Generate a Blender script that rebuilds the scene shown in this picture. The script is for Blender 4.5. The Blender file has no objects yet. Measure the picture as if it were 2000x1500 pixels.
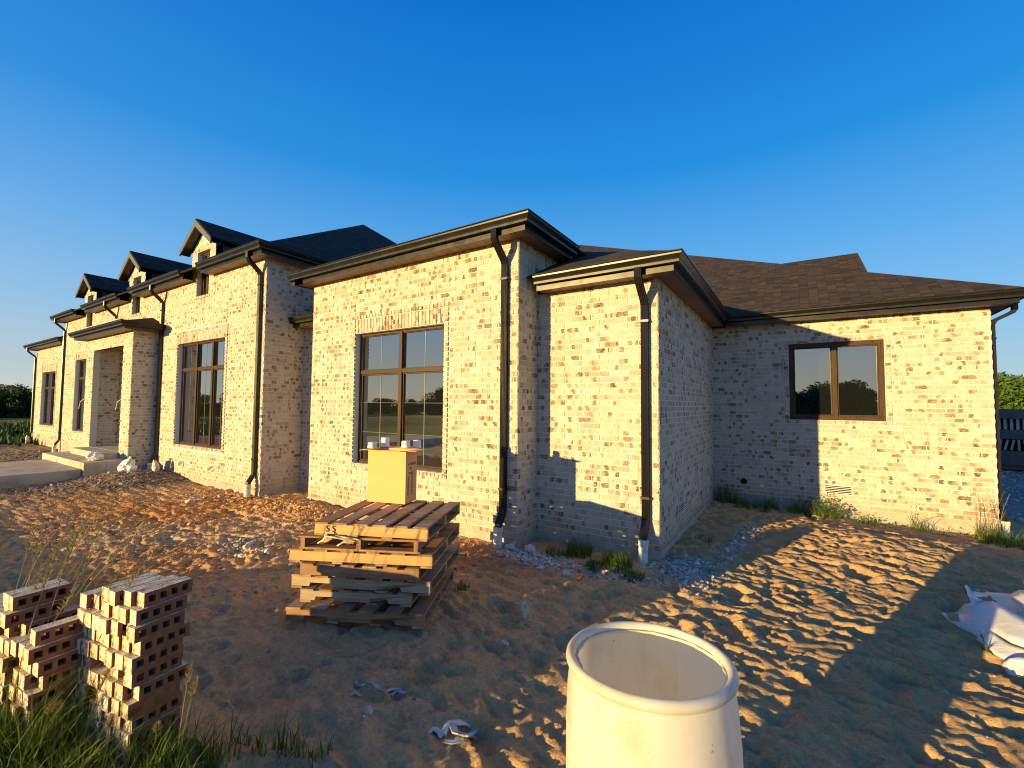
import bpy, bmesh, math, random
import numpy as np
from mathutils import Vector, Matrix, Euler, noise as mnoise
S = bpy.context.scene
C = S.collection
random.seed(7)
rng = np.random.default_rng(7)
R = math.radians

# ------------------------------------------------------------------ camera
F_PX, PITCH, ROLL, YAW = 860.37, 0.0463188, 0.00815806, 0.57247      # focal length for a 2000 px wide frame
_cy, _sy, _cp, _sp = math.cos(YAW), math.sin(YAW), math.cos(PITCH), math.sin(PITCH)
_f = Vector((-_sy*_cp, _cy*_cp, _sp)); _r = Vector((_cy, _sy, 0)); _u = _r.cross(_f)
_c, _s = math.cos(ROLL), math.sin(ROLL)
CR = _c*_r + _s*_u; CU = -_s*_r + _c*_u; CF = _f
cam_d = bpy.data.cameras.new('camera'); cam = bpy.data.objects.new('camera', cam_d); C.objects.link(cam)
cam_d.sensor_width = 36; cam_d.lens = F_PX/2000*36; cam_d.clip_start = 0.05; cam_d.clip_end = 3000
M = Matrix.Identity(4)
for i in range(3):
    M[i][0] = CR[i]; M[i][1] = CU[i]; M[i][2] = -CF[i]
cam.matrix_world = M
S.camera = cam

# ------------------------------------------------------------------ world, sun, exposure
SUN_TRAVEL = Vector((0.41, 1.0, -0.122)).normalized()
sun_el = math.asin(-SUN_TRAVEL.z); sun_az = math.atan2(-SUN_TRAVEL.x, -SUN_TRAVEL.y)
W = bpy.data.worlds.new('World'); S.world = W; W.use_nodes = True
nt = W.node_tree; bg = nt.nodes['Background']
sky = nt.nodes.new('ShaderNodeTexSky'); sky.sky_type = 'NISHITA'; sky.sun_disc = False
sky.sun_elevation = sun_el; sky.sun_rotation = sun_az
sky.air_density = 1.0; sky.dust_density = 0.6; sky.ozone_density = 3.0; sky.altitude = 200
def _wm(op, a, b=None):
    n = nt.nodes.new('ShaderNodeMath'); n.operation = op; n.use_clamp = False
    for i, v in enumerate((a, b)):
        if v is None: continue
        if isinstance(v, (int, float)): n.inputs[i].default_value = v
        else: nt.links.new(v, n.inputs[i])
    return n.outputs[0]
def _wmix(fac, a, b, mode='MIX'):
    n = nt.nodes.new('ShaderNodeMix'); n.data_type = 'RGBA'; n.blend_type = mode; n.clamp_factor = True
    for i, v in ((0, fac), (6, a), (7, b)):
        if isinstance(v, float): n.inputs[i].default_value = v
        elif isinstance(v, tuple): n.inputs[i].default_value = (*v, 1)
        else: nt.links.new(v, n.inputs[i])
    return n.outputs[2]
wtc = nt.nodes.new('ShaderNodeTexCoord'); wsep = nt.nodes.new('ShaderNodeSeparateXYZ'); nt.links.new(wtc.outputs['Generated'], wsep.inputs[0])
wr = nt.nodes.new('ShaderNodeValToRGB'); el = wr.color_ramp.elements
SKY = [(0.0, (.50, .56, .56)), (.06, (.36, .52, .62)), (.16, (.21, .47, .74)), (.30, (.095, .365, .74)), (.46, (.012, .245, .67)), (.70, (.0, .140, .54)), (.84, (.0, .07, .33)), (1.0, (.0, .04, .22))]
while len(el) < len(SKY): el.new(.5)
for e, (p, c) in zip(el, SKY): e.position = p; e.color = (*c, 1)
nt.links.new(wsep.outputs[2], wr.inputs[0])
# warm air low on the sun's side
sx, sy = -SUN_TRAVEL.x/1.081, -SUN_TRAVEL.y/1.081
toward = _wm('ADD', _wm('MULTIPLY', wsep.outputs[0], sx), _wm('MULTIPLY', wsep.outputs[1], sy))
tw = _wm('POWER', _wm('MAXIMUM', _wm('ADD', _wm('MULTIPLY', toward, .5), .5), 0.0), 2.0)
low = _wm('POWER', 2.718, _wm('MULTIPLY', _wm('ABSOLUTE', wsep.outputs[2]), -5.0))
grad = _wmix(_wm('MULTIPLY', _wm('MULTIPLY', tw, low), .62), wr.outputs[0], (.80, .58, .36))
gs = _wmix(1.0, grad, (6.2, 6.2, 6.2), 'MULTIPLY')
nt.links.new(_wmix(.07, gs, sky.outputs[0]), bg.inputs['Color'])
bg.inputs['Strength'].default_value = 0.097
sun_d = bpy.data.lights.new('sun', 'SUN'); sun = bpy.data.objects.new('sun', sun_d); C.objects.link(sun)
sun_d.energy = 5.0; sun_d.angle = R(0.5); sun_d.color = (1.0, 0.71, 0.265)
sun.rotation_euler = SUN_TRAVEL.to_track_quat('-Z', 'Y').to_euler(); sun.location = (-20, -40, 12)
S.view_settings.view_transform = 'Standard'; S.view_settings.look = 'None'
S.view_settings.exposure = 0.95; S.view_settings.gamma = 1.0
S.cycles.use_denoising = True
S.cycles.max_bounces = 6
S.cycles.filter_width = 1.1

# ------------------------------------------------------------------ helpers
def ray(px, py):
    return CF + CR*((px-1000)/F_PX) - CU*((py-750)/F_PX)
def at_z(px, py, z):
    d = ray(px, py); return d*(z/d.z)
def at_y(px, py, y):
    d = ray(px, py); return d*(y/d.y)

def tag(o, label=None, cat=None, group=None, kind=None):
    if label: o['label'] = label
    if cat: o['category'] = cat
    if group: o['group'] = group
    if kind: o['kind'] = kind
    return o
def empty(name, loc=(0, 0, 0), rz=0, **k):
    o = bpy.data.objects.new(name, None); C.objects.link(o); o.location = loc; o.rotation_euler = (0, 0, rz)
    o.empty_display_size = 0.2
    return tag(o, **k)
class MB:
    def __init__(s): s.v = []; s.f = []; s.m = []; s.uv = []
    def add(s, vs, fs, mi=0, uvs=None):
        b = len(s.v); s.v += [tuple(p) for p in vs]
        for i, f in enumerate(fs):
            s.f.append(tuple(b+j for j in f)); s.m.append(mi); s.uv.append(uvs[i] if uvs else None)
    def box(s, x0, y0, z0, x1, y1, z1, mi=0, T=None):
        vs = [Vector(p) for p in ((x0,y0,z0),(x1,y0,z0),(x1,y1,z0),(x0,y1,z0),(x0,y0,z1),(x1,y0,z1),(x1,y1,z1),(x0,y1,z1))]
        if T: vs = [T @ p for p in vs]
        s.add(vs, [(0,3,2,1),(4,5,6,7),(0,1,5,4),(1,2,6,5),(2,3,7,6),(3,0,4,7)], mi)
    def tube(s, pts, rad, n=8, mi=0, cap=True):
        pts = [Vector(p) for p in pts]; rings = []
        if not hasattr(rad, '__len__'): rad = [rad]*len(pts)
        for i, p in enumerate(pts):
            a = pts[max(0, i-1)]; b = pts[min(len(pts)-1, i+1)]; t = (b-a).normalized()
            up = Vector((0, 0, 1)) if abs(t.z) < .95 else Vector((1, 0, 0))
            u = t.cross(up).normalized(); w = u.cross(t)
            rings.append([p + (u*math.cos(q)+w*math.sin(q))*rad[i] for q in [2*math.pi*k/n for k in range(n)]])
        b = len(s.v); vs = [p for r in rings for p in r]; fs = []
        for i in range(len(pts)-1):
            for k in range(n): fs.append((i*n+k, i*n+(k+1) % n, (i+1)*n+(k+1) % n, (i+1)*n+k))
        if cap: fs += [tuple(range(n-1, -1, -1)), tuple((len(pts)-1)*n+k for k in range(n))]
        s.add(vs, fs, mi)
    def sweep(s, prof, frames, mi=0, closed=True, cap=True):
        """prof: 2-D points; frames: (origin, axis u, axis w) per station"""
        n = len(prof); vs = []
        for o, u, w in frames: vs += [Vector(o)+Vector(u)*a+Vector(w)*b for a, b in prof]
        fs = []
        for i in range(len(frames)-1):
            for k in range(n if closed else n-1): fs.append((i*n+k, i*n+(k+1) % n, (i+1)*n+(k+1) % n, (i+1)*n+k))
        if cap and closed: fs += [tuple(range(n-1, -1, -1)), tuple((len(frames)-1)*n+k for k in range(n))]
        s.add(vs, fs, mi)
    def build(s, name, mats, parent=None, smooth=False, loc=None, bevel=0, recalc=True):
        me = bpy.data.meshes.new(name)
        org = Vector(loc) if loc is not None else (wloc(parent) if parent else Vector((0, 0, 0)))
        me.from_pydata([tuple(Vector(p)-org) for p in s.v], [], s.f)
        for m in (mats if isinstance(mats, (list, tuple)) else [mats]): me.materials.append(m)
        me.polygons.foreach_set('material_index', s.m)
        if any(u is not None for u in s.uv):
            lay = me.uv_layers.new(name='UVMap')
            for p, u in zip(me.polygons, s.uv):
                if u is not None:
                    for li, q in zip(p.loop_indices, u): lay.data[li].uv = q
        if recalc:
            bm = bmesh.new(); bm.from_mesh(me); bmesh.ops.recalc_face_normals(bm, faces=bm.faces); bm.to_mesh(me); bm.free()
        if smooth: me.polygons.foreach_set('use_smooth', [True]*len(me.polygons))
        me.update()
        o = bpy.data.objects.new(name, me); C.objects.link(o)
        if parent: o.parent = parent
        elif loc is not None: o.location = loc
        if parent and loc is not None: o.location = Vector(loc)-wloc(parent)
        if bevel:
            b = o.modifiers.new('bevel', 'BEVEL'); b.width = bevel; b.segments = 2; b.limit_method = 'ANGLE'
        return o
def wloc(o):
    p = Vector((0, 0, 0))
    while o: p += o.location; o = o.parent
    return p
def text_mesh(name, body, size, m, parent, mat4, ext=0.0006):
    cu = bpy.data.curves.new(name, 'FONT'); cu.body = body; cu.size = size; cu.extrude = ext; cu.align_x = 'CENTER'; cu.align_y = 'CENTER'
    t = bpy.data.objects.new(name, cu); C.objects.link(t)
    dg = bpy.context.evaluated_depsgraph_get(); me = bpy.data.meshes.new_from_object(t.evaluated_get(dg))
    bpy.data.objects.remove(t); me.materials.clear(); me.materials.append(m)
    o = bpy.data.objects.new(name, me); C.objects.link(o); o.parent = parent; o.matrix_local = mat4
    return o

# ------------------------------------------------------------------ materials
def mat(name, col=(.5, .5, .5), rough=.7, metal=0, spec=.5):
    m = bpy.data.materials.new(name); m.use_nodes = True; b = m.node_tree.nodes['Principled BSDF']
    b.inputs['Base Color'].default_value = (*col, 1); b.inputs['Roughness'].default_value = rough
    b.inputs['Metallic'].default_value = metal; b.inputs['Specular IOR Level'].default_value = spec
    return m, m.node_tree, b
def N(t, ty, **k):
    n = t.nodes.new(ty)
    for a, v in k.items():
        if a in n.inputs: n.inputs[a].default_value = v
        else: setattr(n, a, v)
    return n
def ramp(t, src, stops, interp='LINEAR'):
    r = t.nodes.new('ShaderNodeValToRGB'); r.color_ramp.interpolation = interp
    while len(r.color_ramp.elements) < len(stops): r.color_ramp.elements.new(.5)
    for e, (p, c) in zip(r.color_ramp.elements, stops):
        e.position = p; e.color = (*c, 1) if len(c) == 3 else c
    t.links.new(src, r.inputs[0]); return r.outputs[0]
def noise(t, vec, scale, detail=4, rough=.55, dist=0):
    n = t.nodes.new('ShaderNodeTexNoise'); n.inputs['Scale'].default_value = scale; n.inputs['Detail'].default_value = detail
    n.inputs['Roughness'].default_value = rough; n.inputs['Distortion'].default_value = dist
    if vec is not None: t.links.new(vec, n.inputs['Vector'])
    return n.outputs['Fac']
def mixc(t, fac, a, b, mode='MIX'):
    n = t.nodes.new('ShaderNodeMix'); n.data_type = 'RGBA'; n.blend_type = mode
    for i, v in ((0, fac), (6, a), (7, b)):
        if hasattr(v, 'is_linked') or hasattr(v, 'links'): t.links.new(v, n.inputs[i])
        elif i == 0: n.inputs[0].default_value = v
        else: n.inputs[i].default_value = (*v, 1)
    return n.outputs[2]
def mth(t, op, a, b=None, c=None):
    n = t.nodes.new('ShaderNodeMath'); n.operation = op
    for i, v in enumerate((a, b, c)):
        if v is None: continue
        if isinstance(v, (int, float)): n.inputs[i].default_value = v
        else: t.links.new(v, n.inputs[i])
    return n.outputs[0]
def bump(t, b, h, strength=.4, dist=.01):
    n = t.nodes.new('ShaderNodeBump'); n.inputs['Strength'].default_value = strength; n.inputs['Distance'].default_value = dist
    t.links.new(h, n.inputs['Height']); t.links.new(n.outputs[0], b.inputs['Normal']); return n
def pos(t, scale=None, obj=False):
    if obj:
        v = t.nodes.new('ShaderNodeTexCoord').outputs['Object']
    else: v = t.nodes.new('ShaderNodeNewGeometry').outputs['Position']
    if scale:
        mp = t.nodes.new('ShaderNodeMapping'); mp.inputs['Scale'].default_value = scale; t.links.new(v, mp.inputs['Vector']); v = mp.outputs[0]
    return v
def island(t): return t.nodes.new('ShaderNodeNewGeometry').outputs['Random Per Island']
def objrand(t): return t.nodes.new('ShaderNodeObjectInfo').outputs['Random']

# facade brick: pale slurry-coated king bricks with dark flashed patches
m_brick, t, b = mat('facade_brick', rough=.85, spec=.25)
ri = island(t)
base = ramp(t, ri, [(0, (.44, .39, .31)), (.25, (.49, .45, .38)), (.5, (.52, .48, .41)), (.75, (.46, .41, .33)), (.88, (.42, .35, .27)), (.95, (.48, .43, .36)), (1, (.36, .28, .205))])
g_ = t.nodes.new('ShaderNodeNewGeometry'); sp_ = t.nodes.new('ShaderNodeSeparateXYZ'); t.links.new(g_.outputs['Position'], sp_.inputs[0])
n2 = noise(t, pos(t, (45, 45, 60)), 1.0, 3, .6); n4 = noise(t, pos(t, (16, 16, 22)), 1.0, 2, .5)
uu = mth(t, 'ADD', mth(t, 'ADD', sp_.outputs[0], sp_.outputs[1]), mth(t, 'MULTIPLY', n4, .10))
cu_ = mth(t, 'FLOOR', mth(t, 'DIVIDE', uu, .052)); cv_ = mth(t, 'FLOOR', mth(t, 'DIVIDE', mth(t, 'ADD', sp_.outputs[2], 1.76), .0762))
cb = t.nodes.new('ShaderNodeCombineXYZ'); t.links.new(cu_, cb.inputs[0]); t.links.new(cv_, cb.inputs[1])
wn = t.nodes.new('ShaderNodeTexWhiteNoise'); wn.noise_dimensions = '2D'; t.links.new(cb.outputs[0], wn.inputs['Vector'])
patch = mth(t, 'ADD', wn.outputs['Value'], mth(t, 'ADD', mth(t, 'MULTIPLY', mth(t, 'SUBTRACT', n2, .5), .5), mth(t, 'MULTIPLY', mth(t, 'SUBTRACT', mth(t, 'FRACT', mth(t, 'MULTIPLY', ri, 37.7)), .5), .45)))
fl = ramp(t, patch, [(0, (0,)*3), (.75, (0,)*3), (.84, (.55,)*3), (.97, (.95,)*3)])
dark = ramp(t, mth(t, 'FRACT', mth(t, 'MULTIPLY', wn.outputs['Value'], 91.3)), [(0, (.065, .040, .026)), (.35, (.16, .088, .046)), (1, (.27, .155, .078))])
c = mixc(t, fl, base, dark)
stk = noise(t, pos(t, (55, 55, 10)), 1.0, 3, .6)
c = mixc(t, ramp(t, stk, [(.50, (0,)*3), (.66, (.55,)*3)]), c, (.27, .21, .155))
c = mixc(t, ramp(t, n2, [(.52, (0,)*3), (.68, (.65,)*3)]), c, (.60, .56, .50))
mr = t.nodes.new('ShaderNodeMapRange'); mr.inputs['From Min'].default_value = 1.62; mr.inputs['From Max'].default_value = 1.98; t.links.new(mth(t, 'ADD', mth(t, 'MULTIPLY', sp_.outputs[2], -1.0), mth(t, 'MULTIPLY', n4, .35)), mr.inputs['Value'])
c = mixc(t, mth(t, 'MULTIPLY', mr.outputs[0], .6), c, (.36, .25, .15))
t.links.new(c, b.inputs['Base Color']); bump(t, b, n2, .8, .008)
m_mortar, t, b = mat('facade_mortar', rough=.95, spec=.1)
t.links.new(ramp(t, noise(t, pos(t), 30, 3), [(.3, (.56, .53, .48)), (.7, (.66, .63, .58))]), b.inputs['Base Color'])
bump(t, b, noise(t, pos(t), 160, 2), .5, .004)
BR = [m_brick, m_mortar]

m_found, t, b = mat('foundation_block', rough=.95, spec=.1)
q = noise(t, pos(t), 6, 5)
t.links.new(ramp(t, q, [(.3, (.30, .28, .24)), (.55, (.40, .37, .31)), (.75, (.46, .42, .36))]), b.inputs['Base Color']); bump(t, b, noise(t, pos(t), 60, 4), .5, .01)

m_trim, t, b = mat('dark_bronze_metal', (.011, .009, .007), .34, 0, .42)
rr = ramp(t, noise(t, pos(t, (3, 3, 3)), 3, 3), [(.3, (.28,)*3), (.7, (.40,)*3)]); t.links.new(rr, b.inputs['Roughness'])
m_rake, t, b = mat('grey_rake_board', (.075, .08, .09), .5)
m_soffit, t, b = mat('brown_soffit', (.16, .095, .055), .55)
t.links.new(ramp(t, island(t), [(0, (.19, .105, .06)), (1, (.27, .15, .085))]), b.inputs['Base Color'])
m_frame, t, b = mat('bronze_window_frame', (.085, .045, .026), .5, 0, .2)
g = noise(t, pos(t, (50, 50, 4)), 1, 3)
t.links.new(ramp(t, g, [(.3, (.036, .020, .012)), (.7, (.066, .036, .021))]), b.inputs['Base Color']); bump(t, b, g, .25, .002)
m_muntin, t, b = mat('pale_grille_bar', (.20, .19, .17), .4)
m_glass, t, b = mat('window_glass', (.012, .013, .014), .02, 0, .5)
gl = N(t, 'ShaderNodeBsdfGlossy'); gl.inputs['Roughness'].default_value = .004; gl.inputs['Color'].default_value = (.80, .84, .84, 1)
wv = noise(t, pos(t), 1.3, 1); bp = t.nodes.new('ShaderNodeBump'); bp.inputs['Strength'].default_value = .03; bp.inputs['Distance'].default_value = .05
t.links.new(wv, bp.inputs['Height']); t.links.new(bp.outputs[0], gl.inputs['Normal'])
fr = N(t, 'ShaderNodeFresnel'); fr.inputs['IOR'].default_value = 1.9
mx = t.nodes.new('ShaderNodeMixShader'); t.links.new(mth(t, 'ADD', fr.outputs[0], .30), mx.inputs[0])
t.links.new(b.outputs[0], mx.inputs[1]); t.links.new(gl.outputs[0], mx.inputs[2]); t.links.new(mx.outputs[0], t.nodes['Material Output'].inputs[0])
m_vent, t, b = mat('vent_aluminium', (.66, .66, .63), .5, .2)
m_dark, t, b = mat('dark_void', (.012, .011, .010), .9)
m_pvc, t, b = mat('white_pvc', (.72, .71, .68), .45)
t.links.new(ramp(t, noise(t, pos(t), 14, 4), [(.35, (.52, .45, .36)), (.55, (.74, .73, .70))]), b.inputs['Base Color'])

m_shingle, t, b = mat('asphalt_shingles', rough=.95, spec=.15)
uv = t.nodes.new('ShaderNodeUVMap'); uv.uv_map = 'UVMap'
bk = N(t, 'ShaderNodeTexBrick'); bk.offset = .37; bk.offset_frequency = 1
bk.inputs['Color1'].default_value = (0, 0, 0, 1); bk.inputs['Color2'].default_value = (1, 1, 1, 1); bk.inputs['Mortar'].default_value = (.0,)*3+(1,)
bk.inputs['Scale'].default_value = 1; bk.inputs['Mortar Size'].default_value = .003; bk.inputs['Mortar Smooth'].default_value = .3
bk.inputs['Brick Width'].default_value = .15; bk.inputs['Row Height'].default_value = .095; bk.inputs['Bias'].default_value = 0
t.links.new(uv.outputs[0], bk.inputs['Vector'])
cc = ramp(t, bk.outputs['Color'], [(0, (.024, .018, .014)), (.3, (.062, .043, .030)), (.5, (.038, .028, .021)), (.75, (.090, .061, .040)), (1, (.046, .034, .026))])
cc = mixc(t, bk.outputs['Fac'], cc, (.02, .015, .012))
cc = mixc(t, ramp(t, noise(t, pos(t), 130, 2), [(.4, (0,)*3), (.7, (.5,)*3)]), cc, (.05, .04, .034))
t.links.new(cc, b.inputs['Base Color'])
sp = t.nodes.new('ShaderNodeSeparateXYZ'); t.links.new(uv.outputs[0], sp.inputs[0])
saw = mth(t, 'SUBTRACT', 1.0, mth(t, 'FRACT', mth(t, 'DIVIDE', sp.outputs[1], .095)))
bump(t, b, mth(t, 'ADD', saw, mth(t, 'MULTIPLY', bk.outputs['Color'], .5)), .7, .012)

m_conc, t, b = mat('porch_concrete', rough=.9, spec=.2)
q = noise(t, pos(t), 3, 6)
t.links.new(ramp(t, q, [(.3, (.36, .30, .22)), (.5, (.50, .43, .33)), (.75, (.60, .54, .44))]), b.inputs['Base Color']); bump(t, b, noise(t, pos(t), 40, 4), .3, .006)

# ground
m_ground, t, b = mat('site_ground', rough=1, spec=.08)
at = t.nodes.new('ShaderNodeVertexColor'); at.layer_name = 'soil'
g1 = noise(t, pos(t), 34, 6, .65); g2 = noise(t, pos(t), 190, 3, .6); g3 = noise(t, pos(t), 5, 5, .6)
cc = mixc(t, .55, at.outputs[0], ramp(t, g1, [(.25, (.45,)*3), (.5, (1,)*3), (.75, (1.5,)*3)]), 'MULTIPLY')
cc = mixc(t, .6, cc, ramp(t, g2, [(.3, (.45,)*3), (.5, (1,)*3), (.7, (1.5,)*3)]), 'MULTIPLY')
cc = mixc(t, .35, cc, ramp(t, g3, [(.3, (.65,)*3), (.7, (1.3,)*3)]), 'MULTIPLY')
t.links.new(cc, b.inputs['Base Color'])
bump(t, b, mth(t, 'ADD', mth(t, 'MULTIPLY', g1, .8), mth(t, 'MULTIPLY', g2, .35)), .9, .03)

m_gravel, t, b = mat('crushed_gravel', rough=.95, spec=.15)
t.links.new(ramp(t, island(t), [(0, (.20, .17, .14)), (.3, (.40, .36, .31)), (.7, (.52, .48, .43)), (1, (.62, .60, .56))]), b.inputs['Base Color'])
m_clod, t, b = mat('dirt_clods', rough=1, spec=.05)
t.links.new(ramp(t, island(t), [(0, (.44, .21, .08)), (.5, (.54, .29, .12)), (.85, (.60, .38, .19)), (1, (.62, .48, .33))]), b.inputs['Base Color'])
m_gravel2, t, b = mat('tan_gravel', rough=.95, spec=.1)
t.links.new(ramp(t, island(t), [(0, (.15, .115, .08)), (.5, (.30, .24, .175)), (.9, (.42, .35, .27)), (1, (.52, .46, .38))]), b.inputs['Base Color'])
m_stone, t, b = mat('limestone', rough=.9, spec=.15)
t.links.new(ramp(t, noise(t, pos(t), 25, 5), [(.3, (.40, .35, .28)), (.6, (.58, .54, .47)), (.8, (.66, .63, .57))]), b.inputs['Base Color']); bump(t, b, noise(t, pos(t), 60, 4), .6, .008)
m_redstone, t, b = mat('red_brick_shard', rough=.9, spec=.1)
t.links.new(ramp(t, noise(t, pos(t), 30, 5), [(.3, (.20, .07, .04)), (.7, (.32, .13, .08))]), b.inputs['Base Color'])

# pile bricks
m_core, t, b = mat('red_clay_brick', rough=.9, spec=.15)
n = noise(t, pos(t), 30, 5)
cc = ramp(t, n, [(.3, (.17, .068, .032)), (.55, (.26, .11, .05)), (.8, (.34, .165, .08))])
cc = mixc(t, mth(t, 'MULTIPLY', objrand(t), .5), cc, (.20, .10, .07)); t.links.new(cc, b.inputs['Base Color']); bump(t, b, noise(t, pos(t), 120, 4), .5, .004)
m_coat, t, b = mat('slurry_coated_brick', rough=.9, spec=.15)
n = noise(t, pos(t, obj=True), 22, 6, .65, .6); stv = t.nodes.new('ShaderNodeObjectInfo').outputs['Random']
nn = mth(t, 'ADD', n, mth(t, 'MULTIPLY', mth(t, 'SUBTRACT', stv, .5), .14))
cc = ramp(t, nn, [(.30, (.16, .08, .045)), (.38, (.56, .38, .21)), (.46, (.72, .60, .43)), (.62, (.78, .71, .58)), (.78, (.66, .50, .32))])
n_ = noise(t, pos(t, (70, 18, 70)), 1, 4)
cc = mixc(t, ramp(t, n_, [(.48, (0,)*3), (.66, (.75,)*3)]), cc, (.26, .16, .095))
t.links.new(cc, b.inputs['Base Color']); bump(t, b, noise(t, pos(t), 110, 4), .6, .005)

def wood(name, cols, rough=.8):
    m, t, b = mat(name, rough=rough, spec=.2)
    v = pos(t, (3, 45, 45), obj=True)
    g = noise(t, v, 1, 4, .6, .4); k = island(t); w = noise(t, pos(t, obj=True), 5, 5, .6)
    c = ramp(t, mth(t, 'ADD', mth(t, 'MULTIPLY', g, .55), mth(t, 'MULTIPLY', w, .45)), [(.34, cols[0]), (.5, cols[1]), (.66, cols[2])])
    c = mixc(t, mth(t, 'MULTIPLY', k, .35), c, cols[3]); t.links.new(c, b.inputs['Base Color']); bump(t, b, g, .5, .004); return m
m_wfresh = wood('fresh_pallet_timber', [(.42, .24, .095), (.58, .345, .135), (.66, .42, .18), (.48, .28, .11)])
m_wold = wood('weathered_pallet_timber', [(.13, .075, .045), (.34, .235, .165), (.56, .47, .39), (.32, .17, .09)])
m_wmid = wood('brown_pallet_timber', [(.20, .105, .05), (.34, .195, .10), (.44, .29, .17), (.26, .13, .07)])
m_wgrey = wood('greyed_pallet_timber', [(.27, .20, .13), (.42, .32, .22), (.50, .41, .31), (.32, .22, .14)])
m_card, t, b = mat('corrugated_cardboard', (.55, .34, .13), .85, 0, .15)
q = noise(t, pos(t, (2, 2, 60)), 1, 3)
t.links.new(ramp(t, q, [(.3, (.80, .405, .175)), (.7, (.86, .44, .195))]), b.inputs['Base Color'])
m_ink, t, b = mat('black_ink', (.03, .02, .015), .9)
m_cup, t, b = mat('white_plastic_cup', (.78, .77, .74), .4)
m_band, t, b = mat('plastic_strapping', (.62, .55, .42), .4)
m_drum, t, b = mat('white_drum_plastic', (.78, .74, .64), .42, 0, .4)
b.inputs['Subsurface Weight'].default_value = .35; b.inputs['Subsurface Radius'].default_value = (.03, .02, .012); b.inputs['Subsurface Scale'].default_value = .6
d1 = noise(t, pos(t, (5, 5, 3)), 1, 6, .65); d2 = noise(t, pos(t), 45, 4)
cc = ramp(t, d1, [(.32, (.68, .60, .44)), (.5, (.78, .74, .64)), (.7, (.80, .78, .71))])
spk = ramp(t, d2, [(.0, (.30, .22, .13)), (.27, (.60, .50, .36)), (.30, (1, 1, 1))])
cc = mixc(t, 1, cc, spk, 'MULTIPLY')
scr = noise(t, pos(t, (9, 9, 90)), 1, 3, .7, 1.2); cc = mixc(t, ramp(t, scr, [(.64, (0,)*3), (.66, (.3,)*3), (.68, (0,)*3)]), cc, (.55, .47, .35))
drt = noise(t, pos(t, (14, 14, 2.2)), 1, 5, .7); cc = mixc(t, ramp(t, drt, [(.60, (0,)*3), (.76, (.35,)*3)]), cc, (.62, .52, .36))
t.links.new(cc, b.inputs['Base Color']); bump(t, b, noise(t, pos(t), 9, 3), .2, .012)
b.inputs['Subsurface Weight'].default_value = 0
tl = N(t, 'ShaderNodeBsdfTranslucent'); t.links.new(cc, tl.inputs['Color']); mx = t.nodes.new('ShaderNodeMixShader'); mx.inputs[0].default_value = .36
t.links.new(b.outputs[0], mx.inputs[1]); t.links.new(tl.outputs[0], mx.inputs[2]); t.links.new(mx.outputs[0], t.nodes['Material Output'].inputs[0])
m_tarp, t, b = mat('white_plastic_sheet', (.72, .71, .70), .45)
b.inputs['Subsurface Weight'].default_value = .15; b.inputs['Subsurface Radius'].default_value = (.02, .02, .02)
bump(t, b, noise(t, pos(t), 7, 4, .6, 1), .3, .03)
m_rag, t, b = mat('white_rag_cloth', (.66, .66, .66), .9)
bump(t, b, noise(t, pos(t), 40, 3), .4, .01)
m_bluebag, t, b = mat('blue_paper', (.10, .22, .38), .7)

def leafmat(name, c0, c1, tr=.25):
    m, t, b = mat(name, rough=.6, spec=.3)
    cc = ramp(t, island(t), [(0, c0), (1, c1)]); t.links.new(cc, b.inputs['Base Color'])
    tl = N(t, 'ShaderNodeBsdfTranslucent'); t.links.new(cc, tl.inputs['Color'])
    mx = t.nodes.new('ShaderNodeMixShader'); mx.inputs[0].default_value = tr
    t.links.new(b.outputs[0], mx.inputs[1]); t.links.new(tl.outputs[0], mx.inputs[2]); t.links.new(mx.outputs[0], t.nodes['Material Output'].inputs[0]); return m
m_grass = leafmat('grass_blades', (.035, .08, .012), (.20, .26, .04), .42)
m_seed = leafmat('grass_seed_heads', (.20, .18, .05), (.42, .34, .12), .3)
m_leaf = leafmat('tree_leaves', (.020, .045, .012), (.055, .095, .022))
m_leafb = leafmat('hedge_leaves', (.05, .10, .015), (.10, .18, .03))
m_weed = leafmat('weed_leaves', (.05, .10, .02), (.12, .20, .04))
m_dry = leafmat('dry_stems', (.22, .16, .08), (.38, .30, .16))
m_bark, t, b = mat('bark', (.07, .05, .035), .95)
m_bin, t, b = mat('dark_grey_bin_steel', (.035, .045, .05), .55)
t.links.new(ramp(t, noise(t, pos(t), 4, 4), [(.3, (.07, .085, .09)), (.7, (.11, .13, .14))]), b.inputs['Base Color'])
m_slat, t, b = mat('pale_slat', (.40, .42, .43), .7)

# ------------------------------------------------------------------ ground (one sheet)
def hsh(ix, iy, s):
    h = (ix*374761393 + iy*668265263 + s*2147483647) & 0xffffffff
    h = ((h ^ (h >> 13))*1274126177) & 0xffffffff
    return ((h ^ (h >> 16)) & 0xffff)/65535.0
def pn(x, y, s=0):
    ix = np.floor(x).astype(np.int64); iy = np.floor(y).astype(np.int64); fx = x-ix; fy = y-iy
    u = fx*fx*fx*(fx*(fx*6-15)+10); v = fy*fy*fy*(fy*(fy*6-15)+10)
    def gr(ax, ay, dx, dy):
        a = hsh(ax, ay, s)*2*np.pi; return np.cos(a)*dx+np.sin(a)*dy
    n00 = gr(ix, iy, fx, fy); n10 = gr(ix+1, iy, fx-1, fy); n01 = gr(ix, iy+1, fx, fy-1); n11 = gr(ix+1, iy+1, fx-1, fy-1)
    return (n00*(1-u)+n10*u)*(1-v)+(n01*(1-u)+n11*u)*v
def sm(a, b, x):
    q = np.clip((x-a)/(b-a), 0, 1); return q*q*(3-2*q)
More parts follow.
